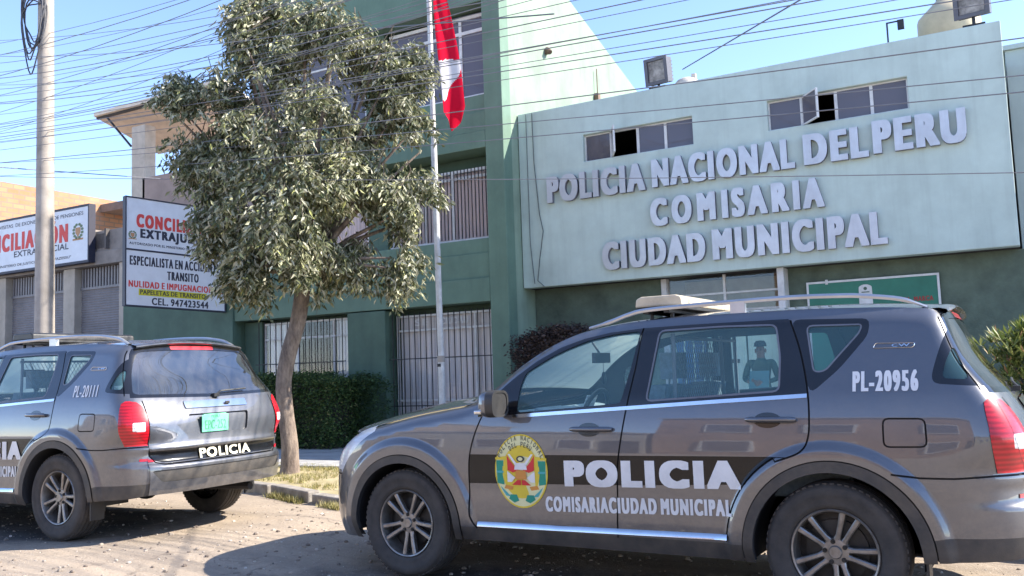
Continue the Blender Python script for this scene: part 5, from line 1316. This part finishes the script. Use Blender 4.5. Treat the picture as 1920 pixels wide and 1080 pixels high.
m = MB(); m.tube([(-24.9, 18.0, 10.05), (-23.65, 18.0, 8.85)], .035, 6); m.tube([(-25.3, 18.0, 10.02), (-19.5, 18.0, 10.02)], .05, 6); m.build('canopy_strut', M_bars, ch)
m = MB(); m.box((-20.6, 17.97, 7.0), (-20.5, 17.998, 7.75)); m.build('wall_pipe', M_bars, ch)

# ================================================================== pole, flagpole
M_pole = pm('concrete_pole', (.44, .39, .34), .85, var=.2, scale=3, bmp=.3, bscale=50, streak=.2)
pz = .1; pl = thing('utility_pole', 'tall round concrete utility pole with coils of cable, in front of the shops', 'utility pole', (-13.78, 8.9, pz))
m = MB(); m.tube([(-13.77, 8.9, pz), (-13.86, 8.9, 5.2), (-13.96, 8.9, 11.5)], [.165, .135, .105], 20); m.build('pole_shaft', M_pole, pl, smooth=60)
m = MB(); cz = 7.45
for k in range(7):
    a0 = random.uniform(0, 6.28); rr = .26+.05*random.random(); zc = cz+random.uniform(-.1, .25); ry = random.uniform(.4, .75)
    m.tube([(-13.93+rr*math.cos(a), 8.74-.03*k*.4+.04*math.sin(a*2), zc+ry*math.sin(a)+.06*math.sin(3*a+k)) for a in np.linspace(0, 6.28, 25)], .012, 5, cap=False)
m.build('cable_coil', pm('black_cable', (.07, .07, .08), .6), pl)
fpX, fpY = -8.10, 12.0
fp = thing('flagpole', 'white painted steel flagpole in front of the green building', 'flagpole', (fpX, fpY, PV))
m = MB(); m.tube([(fpX-.03, fpY, PV), (fpX-.03, fpY, 1.65)], .056, 14); m.tube([(fpX-.03, fpY, 1.65), (fpX-.06, fpY, 5.2)], .050, 14); m.tube([(fpX-.06, fpY, 5.2), (fpX-.10, fpY, 10.2)], .042, 14); m.sphere((fpX-.10, fpY, 10.25), .07); m.build('pole', pm('chipped_white_paint', (.66, .65, .63), .5, var=.2, scale=5, streak=.25), fp, smooth=50)
m = MB(); m.tube([(fpX-.03, fpY, 1.60), (fpX-.03, fpY, 1.70)], .063, 14); m.build('pole_collar', M_pole, fp); m = MB(); m.cbox((fpX-.03, fpY-.06, 1.55), (.05, .04, .05)); m.build('rope_cleat', M_bars, fp)
# limp flag: narrow hanging folds
P = []; ns, nv = 60, 170
for i in range(nv+1):
    t = i/nv; z = 9.4-t*4.1; wd = .14+.31*smooth01((t-.2)/.62); tip = max(0, t-.90)/.10
    row = []
    for j in range(ns+1):
        q = j/ns; s_ = math.sin(q*6.5+t*2.0)
        zz_ = z + (.20*abs(q-.5)*2*tip*1.0 if t > .9 else 0)
        row.append((fpX+.00+.24*t**1.5*.75+q*wd*(1-.5*tip)+.25*wd*tip, fpY-.08+.05*s_*min(1, .3+t)+.03*math.sin(t*9+q*4), zz_))
    P.append(row)
m = MB(); m.grid(P)
# red - white - red in slanting bands along the gathered cloth
for k, f_ in enumerate(m.f):
    i, j = divmod(k, ns); t = i/nv; q = j/ns
    m.fm[k] = 1 if (.685+.02*q < t < .85-.17*max(0, q-.35)+.006*math.sin(q*9)) else 0
def cloth(name, col):
    m_, n, o = node_mat(name); d = n.nodes.new('ShaderNodeBsdfDiffuse'); t_ = n.nodes.new('ShaderNodeBsdfTranslucent'); mx = n.nodes.new('ShaderNodeMixShader'); mx.inputs[0].default_value = .5
    c_ = mix_rgb(n, tex_noise(n, 30, 3), col, tuple(x*.85 for x in col)); n.links.new(c_, d.inputs[0]); n.links.new(c_, t_.inputs[0]); n.links.new(d.outputs[0], mx.inputs[1]); n.links.new(t_.outputs[0], mx.inputs[2]); n.links.new(mx.outputs[0], o.inputs[0]); return m_
fl = m.build('flag', [cloth('red_flag_cloth', (.80, .015, .05)), cloth('white_flag_cloth', (.85, .80, .82))], smooth=True)
tag(fl, 'red and white flag hanging limp from the flagpole', 'flag')

# ================================================================== overhead cables
M_cable = pm('overhead_cable', (.20, .20, .22), .6)
steep = [(74, 6), (91, 25), (106, 46), (118, 62), (127, 78), (141, 92), (158, 101), (170, 118), (184, 127), (196, 142), (213, 166), (222, 184), (82, 40), (131, 52), (150, 130), (176, 90), (205, 108), (190, 165), (232, 150), (112, 88)]
flat_ = [(226, 20), (230, 43), (238, 66), (241, 79), (247, 86), (254, 98), (259, 112), (268, 130), (279, 141), (296, 192), (312, 228), (322, 256), (333, 336)]
rc = random.Random(12)
for k, (x2, (y1, y2)) in enumerate([(300, q) for q in steep]+[(1000, q) for q in flat_]):
    y1 += rc.uniform(-9, 9); y2 += rc.uniform(-9, 9) if k < 30 else 0
    A, B = (at(40, y1, 8.9-.2*(k % 3)), at(300, y2, 8.8-.2*(k % 4))) if x2 == 300 else (at(40, y1, 8.9-.25*(k % 3)), at(1000, y2, 8.4-.35*(k % 4)))
    pts = [A.lerp(B, t)+Vector((0, 0, .10*t*(t-1))) for t in (np.linspace(-5, 7, 40) if x2 == 300 else np.linspace(-1.6, 2.1, 40))]
    m = MB(); m.tube(pts, (.0044, .0060, .0038, .0050)[k % 4] if k < 30 else .0045, 5)
    o = m.build('overhead_cable', M_cable); tag(o, 'thin dark overhead cable running across the street front', 'cable', 'overhead cables along the street')
for k, (a, b) in enumerate(((( 1280, 130, 13), (1500, 0, 9)), ((300, 335, 14), (60, 318, 9)), ((620, 60, 12.5), (930, 35, 9)))):
    A, B = at(*a), at(*b); m = MB(); m.tube([A.lerp(B, t) for t in np.linspace(0, 1.5 if k != 2 else 1.2, 8)], .009, 5)
    o = m.build('service_wire', M_cable); tag(o, ['thin wire rising from the roof edge to the street cables', 'thin wire sloping past the pole to the hanging sign', 'thin wire crossing the top of the green building'][k], 'wire')

# ================================================================== leaves, tree, hedges
def leaves(m, c, n, spread, ln, wd, r_, droop=.6, out=None):
    """n leaf blades around c; each blade a folded diamond"""
    for _ in range(n):
        p = Vector(c)+Vector((r_.gauss(0, spread), r_.gauss(0, spread), r_.gauss(0, spread*.8)))
        a = r_.uniform(0, 6.283); d = Vector((math.cos(a), math.sin(a), -droop+r_.gauss(0, .45)))
        if out: d += out*.5
        d.normalize(); sd = d.cross(Vector((r_.gauss(0, 1), r_.gauss(0, 1), r_.gauss(0, 1)+.6)))
        if sd.length < 1e-3: continue
        sd.normalize(); nn = sd.cross(d); l = ln*r_.uniform(.7, 1.3); w_ = wd*r_.uniform(.7, 1.2)
        m.add([p, p+d*l*.45+sd*w_+nn*w_*.5, p+d*l, p+d*l*.45-sd*w_+nn*w_*.5], [(0, 1, 2), (0, 2, 3)])
def bark_mat():
    m, n, o = node_mat('tree_bark'); p = n.nodes.new('ShaderNodeBsdfPrincipled'); p.inputs['Roughness'].default_value = .9
    f = ramp(n, tex_noise(n, 9, 8, .75, stretch=(1, 1, .35)), [(.35, 0.), (.62, 1.)])
    n.links.new(mix_rgb(n, f, (.36, .28, .215), (.12, .09, .075)), p.inputs['Base Color']); n.links.new(bump(n, f, .6, .02), p.inputs['Normal']); n.links.new(p.outputs[0], o.inputs[0]); return m
tr = thing('street_tree', 'leafy dusty tree with a bare leaning trunk on the verge', 'tree', (-8.5, 8.94, .15))
TA = Vector((.871, .491, 0)); TB = Vector((-.491, .871, 0)); T0 = Vector((-8.5, 8.94, 0))
tp = lambda a, z, b=0: T0+TA*a+TB*b+Vector((0, 0, z))
m = MB()
trunk = [(-.02, .08, 0, .20), (-.01, .22, 0, .145), (-.01, .55, 0, .125), (-.06, .95, .02, .118), (-.09, 1.35, .03, .118), (-.02, 1.75, .04, .12), (.10, 2.15, .05, .118), (.16, 2.5, .06, .12), (.18, 2.75, .06, .12)]
tk = cr([(a, z, b, r_) for a, z, b, r_ in trunk], False, 4)
m.tube([tp(q[0], q[1], q[2]) for q in tk], [q[3]*.88 for q in tk], 16)
rt = random.Random(21)
LOBES = [(.05, 4.45, 0, 1.35, 1.7, 1.35), (-.12, 5.95, 0, .80, .80, .8), (.55, 6.1, 0, .55, .55, .55), (-.55, 6.45, 0, .42, .38, .4), (-1.25, 4.95, .1, .74, .82, .7), (-1.62, 5.25, 0, .42, .38, .4), (-.80, 3.6, -.1, .60, .76, .7), (-.75, 3.0, -.1, .5, .4, .5), (.95, 5.75, 0, .72, .66, .6), (1.5, 5.5, 0, .55, .6, .5), (.9, 4.0, -.3, .6, .6, .6), (-1.15, 4.25, 0, .48, .42, .5),
         (1.40, 5.2, 0, .56, .72, .55), (1.72, 4.75, 0, .36, .55, .4), (1.35, 4.2, -.1, .5, .45, .5), (1.72, 3.72, -.1, .50, .50, .5), (1.15, 2.95, 0, .66, .45, .6), (1.55, 2.85, -.2, .34, .36, .4), (.55, 2.72, -.3, .55, .42, .55), (-.38, 2.82, -.2, .62, .42, .7), (.2, 3.4, -.9, .9, .8, .6), (0.1, 4.6, 1.0, 1.2, 1.2, .7)]
tips = []
for L_ in LOBES:
    for k in range(2):
        e = tp(L_[0]+rt.uniform(-.6, .6)*L_[3], L_[1]+rt.uniform(-.5, .6)*L_[4], L_[2]+rt.uniform(-.6, .6)*L_[5])
        s_ = tp(.18, 2.7, .06); mid = s_.lerp(e, .5)+Vector((rt.uniform(-.15, .15), rt.uniform(-.15, .15), .15)); m.tube([s_, s_.lerp(mid, .5)+Vector((0, 0, .08)), mid, e], [.065, .045, .03, .010], 6)
m.build('trunk', bark_mat(), tr, smooth=60)
m = MB(); nc = 0; tw = MB()
for L_ in LOBES:
    L_ = (L_[0]*.94+.06, L_[1], L_[2], L_[3]*.86, L_[4]*.90, L_[5]*.88); vol = L_[3]*L_[4]*L_[5]; n_ = int(44+150*vol**.72)
    for k in range(n_):
        v = Vector((rt.gauss(0, 1), rt.gauss(0, 1), rt.gauss(0, 1))).normalized(); rr = rt.uniform(.4, 1.0)**.55*rt.choice((1, 1, 1, 1.12))
        a, z, b = L_[0]+v.x*L_[3]*rr, L_[1]+v.z*L_[4]*rr, L_[2]+v.y*L_[5]*rr
        if noise.noise((a*1.7+3, z*1.7, b*1.7)) < -.02: continue
        o_ = (TA*v.x+TB*v.y+Vector((0, 0, v.z*.3)))
        c = tp(a, z, b)-o_*.17+Vector((0, 0, .16))
        # a drooping twig with its leaves
        dr = (o_*.6+Vector((0, 0, -.55))).normalized()
        for q in range(6): leaves(m, c+dr*(.075*q), 9, .052, .108, .0192, rt, 1.1, o_)
        if k % 3 == 0: tw.tube([c-dr*.25, c+dr*.2, c+dr*.5], [.007, .005, .002], 4)
M_twig = pm('grey_twig', (.16, .13, .10), .9)
M_leaf = leaf_mat('dusty_leaves', [(0, (.05, .066, .026)), (.3, (.13, .142, .065)), (.62, (.29, .29, .175)), (.92, (.55, .53, .41)), (1, (.40, .41, .12))], .15, .5)
m.build('crown', M_leaf, tr); tw.build('twigs', M_twig, tr)
def hedge(name, label, x0, x1, y0, y1, z0, z1, n, stops, ln=.05, wd=.014, lump=.12, seed=1, core=True):
    t = thing(name, label, 'hedge', ((x0+x1)/2, (y0+y1)/2, z0)); r_ = random.Random(seed)
    c = MB(); rows = []
    if core: c.box((x0+.12, y0+.12, z0), (x1-.12, y1-.12, z1-.14)); c.build('stems_core', M_dark, t)  # dark core box added inside the leaves in place of real stems
    m = MB()
    for k in range(n):
        s_ = r_.random(); x, y, z = r_.uniform(x0, x1), r_.uniform(y0, y1), r_.uniform(z0+.02, z1)
        if s_ < .55: y = y0+abs(r_.gauss(0, .07))
        elif s_ < .8: z = z1-abs(r_.gauss(0, .07))
        else: x = (x1 if r_.random() < .7 else x0)+r_.gauss(0, .05)
        d = lump*noise.noise((x*1.7, z*1.7, seed)); 
        leaves(m, (x, y+d, z+d*.8-(.10*((x-(x0+x1)/2)/((x1-x0)/2))**2 if z > z1-.3 else 0)), 4, .045, ln, wd, r_, .2)
    m.build('foliage', leaf_mat(name+'_leaves', stops, .15, .6), t); return t
hedge('green_hedge', 'dense dark green hedge in front of the green building', -12.9, -10.25, 11.75, 12.75, PV, 1.47, 6200, [(0, (.02, .045, .012)), (.6, (.05, .095, .025)), (.93, (.12, .18, .045)), (1, (.26, .24, .10))], seed=2)
hedge('climbing_shrub', 'small thin climbing shrub against the green wall beside the barred window', -10.35, -9.85, 12.45, 12.85, PV, 1.5, 620, [(0, (.02, .045, .016)), (1, (.07, .13, .05))], ln=.07, lump=.2, seed=4, core=False)
hedge('purple_hedge', 'dark purplish hedge against the rough green wall by the station entrance', -6.85, -5.3, 12.1, 13.0, PV, 2.02, 3600, [(0, (.022, .016, .018)), (.6, (.055, .038, .036)), (1, (.11, .075, .06))], ln=.06, wd=.016, seed=6)
# bushy yucca-like shrub at the right edge
t = thing('spiky_shrub', 'tall yellow green spiky shrub against the dark green wall, behind the tail of the car', 'shrub', (.25, 11.5, PV))
m = MB(); r_ = random.Random(8)
for k in range(760):
    c = Vector((.28+r_.gauss(0, .36), 11.5+r_.gauss(0, .3), PV+r_.uniform(.25, 1.60)))
    if abs(c.x-.28) > .72: continue
    c.z -= .42*abs(c.x-.24)
    for q in range(12):
        a = r_.uniform(0, 6.28); d = Vector((math.cos(a)*.6, math.sin(a)*.6, r_.uniform(.1, 1))).normalized(); l = r_.uniform(.10, .2); sd = d.cross(Vector((0, 0, 1))).normalized()*.010
        m.add([c-sd, c+d*l*.5+sd*1.3, c+d*l, c+d*l*.5-sd*1.3], [(0, 1, 2), (0, 2, 3)])
m.build('foliage', leaf_mat('shrub_leaves', [(0, (.06, .09, .02)), (.5, (.16, .20, .05)), (.93, (.32, .33, .12)), (1, (.38, .16, .12))], .3), t)
m = MB()
for k in range(7): m.tube([(.35+r_.uniform(-.1, .1), 11.5+r_.uniform(-.1, .1), PV), (.35+r_.gauss(0, .25), 11.5+r_.gauss(0, .2), PV+1.2)], [.025, .01], 6)
m.build('stems_core', M_bars, t)

# ================================================================== the officer by the entrance, seen through the car's windows
pe = thing('person', 'officer in green uniform and dark cap at the station entrance, behind the nearest car', 'person', (-3.05, 12.2, PV), R(0))
px, py, k_ = -3.05, 12.2, .87
J = {'pel': (0, 0, .92, .135), 'wai': (0, 0, 1.06, .125), 'che': (0, 0, 1.28, .155), 'nec': (0, 0, 1.46, .055), 'hea': (0, -.01, 1.56, .075), 'top': (0, 0, 1.67, .072),
     'shl': (-.18, 0, 1.41, .065), 'ell': (-.27, -.02, 1.14, .045), 'wrl': (-.14, -.22, 1.10, .032), 'shr': (.18, 0, 1.41, .065), 'elr': (.25, -.02, 1.14, .045), 'wrr': (.10, -.24, 1.08, .032),
     'hil': (-.09, 0, .86, .095), 'knl': (-.10, -.02, .47, .06), 'anl': (-.10, .02, .09, .045), 'tol': (-.11, -.14, .04, .035), 'hir': (.09, 0, .86, .095), 'knr': (.11, -.02, .47, .06), 'anr': (.11, .02, .09, .045), 'tor': (.12, -.14, .04, .035)}
ED = [('pel', 'wai'), ('wai', 'che'), ('che', 'nec'), ('nec', 'hea'), ('hea', 'top'), ('che', 'shl'), ('shl', 'ell'), ('ell', 'wrl'), ('che', 'shr'), ('shr', 'elr'), ('elr', 'wrr'), ('pel', 'hil'), ('hil', 'knl'), ('knl', 'anl'), ('anl', 'tol'), ('pel', 'hir'), ('hir', 'knr'), ('knr', 'anr'), ('anr', 'tor')]
names = list(J); me = bpy.data.meshes.new('body')
# five fingers and a thumb on each hand, curled round the folder
V = [J[n_][:3] for n_ in names]; E = [(names.index(a), names.index(b)) for a, b in ED]; RAD = [J[n_][3] for n_ in names]
for wn, sx in (('wrl', 1), ('wrr', -1)):
    w0 = Vector(J[wn][:3]); wi = names.index(wn); palm = w0+Vector((sx*.05, -.045, -.005)); V.append(tuple(palm)); RAD.append(.028); pi_ = len(V)-1; E.append((wi, pi_))
    for fk, fl_ in enumerate((.062, .070, .066, .052)):
        p1 = palm+Vector((sx*.030, -.022, .028-.019*fk)); p2 = p1+Vector((sx*fl_*.6, -.006, -.004)); p3 = p2+Vector((sx*fl_*.4, .018, -.006))
        i0 = len(V); V += [tuple(p1), tuple(p2), tuple(p3)]; RAD += [.0095, .0085, .0075]; E += [(pi_, i0), (i0, i0+1), (i0+1, i0+2)]
    p1 = palm+Vector((sx*.005, -.015, .035)); p2 = p1+Vector((sx*.03, -.012, .022)); i0 = len(V); V += [tuple(p1), tuple(p2)]; RAD += [.011, .009]; E += [(pi_, i0), (i0, i0+1)]
me.from_pydata([tuple(q*k_ for q in v) for v in V], E, []); bo = bpy.data.objects.new('body', me); C.objects.link(bo); bo.parent = pe
sk = bo.modifiers.new('skin', 'SKIN')
for v, r_ in zip(me.skin_vertices[0].data, RAD): v.radius = (r_*k_, r_*k_*(.72 if r_ > .12 else 1)); v.use_root = False
me.skin_vertices[0].data[0].use_root = True
bo.modifiers.new('sub', 'SUBSURF').levels = 2; bo.modifiers['sub'].render_levels = 2
def person_mat():
    m, n, o = node_mat('uniform_and_skin'); p = n.nodes.new('ShaderNodeBsdfPrincipled'); p.inputs['Roughness'].default_value = .8
    tc = n.nodes.new('ShaderNodeTexCoord'); sx_ = n.nodes.new('ShaderNodeSeparateXYZ'); n.links.new(tc.outputs['Object'], sx_.inputs[0])
    def gt(sock, v):
        q = n.nodes.new('ShaderNodeMath'); q.operation = 'GREATER_THAN'; q.inputs[1].default_value = v; n.links.new(sock, q.inputs[0]); return q.outputs[0]
    c = mix_rgb(n, gt(sx_.outputs[2], .9*k_), (.015, .025, .015), (.022, .055, .035))
    c = mix_rgb(n, gt(sx_.outputs[2], 1.465*k_), c, (.17, .10, .07))
    lt = n.nodes.new('ShaderNodeMath'); lt.operation = 'LESS_THAN'; lt.inputs[1].default_value = -.20*k_; n.links.new(sx_.outputs[1], lt.inputs[0])
    c = mix_rgb(n, lt.outputs[0], c, (.17, .10, .07))
    b = n.nodes.new('ShaderNodeMath'); b.operation = 'LESS_THAN'; b.inputs[1].default_value = .12; n.links.new(sx_.outputs[2], b.inputs[0]); c = mix_rgb(n, b.outputs[0], c, (.02, .02, .02))
    n.links.new(c, p.inputs['Base Color']); n.links.new(p.outputs[0], o.inputs[0]); return m
me.materials.append(person_mat())
LOCAL.add(pe)
m = MB(); m.lathe([(0, 1.735), (.06, 1.73), (.092, 1.69), (.095, 1.645), (.09, 1.64)], 20, Matrix.Scale(k_, 4)); m.prism([(.085*math.cos(a), -.05-.12*math.sin(a)) for a in np.linspace(0, math.pi, 12)], 1.640, 1.652, lambda u, v, w_: (u*k_, v*k_, w_*k_)); m.build('cap', pm('dark_cap_cloth', (.03, .04, .035), .8), pe, smooth=40)
m = MB()
for s_ in (-1, 1): m.sphere((s_*.030*k_, -.083*k_, 1.585*k_), .010, 8, 6)
m.build('eyes', M_edark, pe); m = MB(); m.add([(-.008, -.080, 1.575*k_), (.008, -.080, 1.575*k_), (.013, -.082, 1.54*k_), (0, -.105, 1.54*k_), (-.013, -.082, 1.54*k_)], [(0, 1, 3), (1, 2, 3), (0, 3, 4), (4, 3, 2)]); m.tube([(-.02, -.076, 1.515*k_), (.02, -.076, 1.515*k_)], .005, 6); m.build('face_features', pm('brown_skin', (.24, .135, .09), .7), pe)
m = MB()
for s_ in (-1, 1): m.sphere((s_*.078*k_, 0, 1.575*k_), (.012, .022, .032), 8, 6)
m.build('ears', pm('ear_skin', (.24, .135, .09), .7), pe)
m = MB(); Mx = Matrix.Translation((px, py-.29*k_, PV+1.08*k_)) @ Matrix.Rotation(R(-20), 4, 'X'); m.cbox((0.02, 0, 0), (.26, .012, .34), Mx)
tag(m.build('folder', pm('teal_folder', (.07, .19, .20), .6), bev=.003), 'teal folder held by the officer against the chest', 'folder')

# ================================================================== the other side of the street (seen only as reflections)
hs = [(-30, -19, 6.2, (.46, .36, .27)), (-18.6, -9.5, 3.6, (.50, .46, .40)), (-9.2, .5, 6.4, (.42, .27, .18)), (.8, 9.5, 3.4, (.52, .48, .36)), (10, 24, 6.0, (.44, .40, .38))]
wd_ = ['brown rendered two storey house across the street', 'pale grey one storey house across the street', 'brick red two storey house across the street', 'cream one storey house across the street', 'grey two storey house across the street']
for (x0, x1, h_, col), lb in zip(hs, wd_):
    t = thing('street_house', lb, 'house', ((x0+x1)/2, -12, 0), group='houses across the street'); m = MB(); m.box((x0, -20, -.2), (x1, -12, h_)); m.build('wall', pm('house_render', col, .85, var=.2, scale=1), t)
    m = MB(); m.box((x0-.1, -20.1, h_), (x1+.1, -11.85, h_+.2)); m.build('roof', M_conc, t)
    for k, xx in enumerate(np.arange(x0+1.2, x1-1.2, 2.6)):
        for z in ([.9, 3.8] if h_ > 5 else [.9]):
            f_ = MB(); f_.box((xx, -11.999, z), (xx+1.3, -11.93, z+1.3)); wo = f_.build('window', M_frame, t); g_ = MB(); g_.box((xx+.08, -11.93, z+.08), (xx+1.22, -11.92, z+1.22)); g_.build('pane', M_pane, wo)
    d = MB(); d.box((x1-1.1, -11.999, 0), (x1-.2, -11.93, 2.1)); d.build('door', M_dark, t)
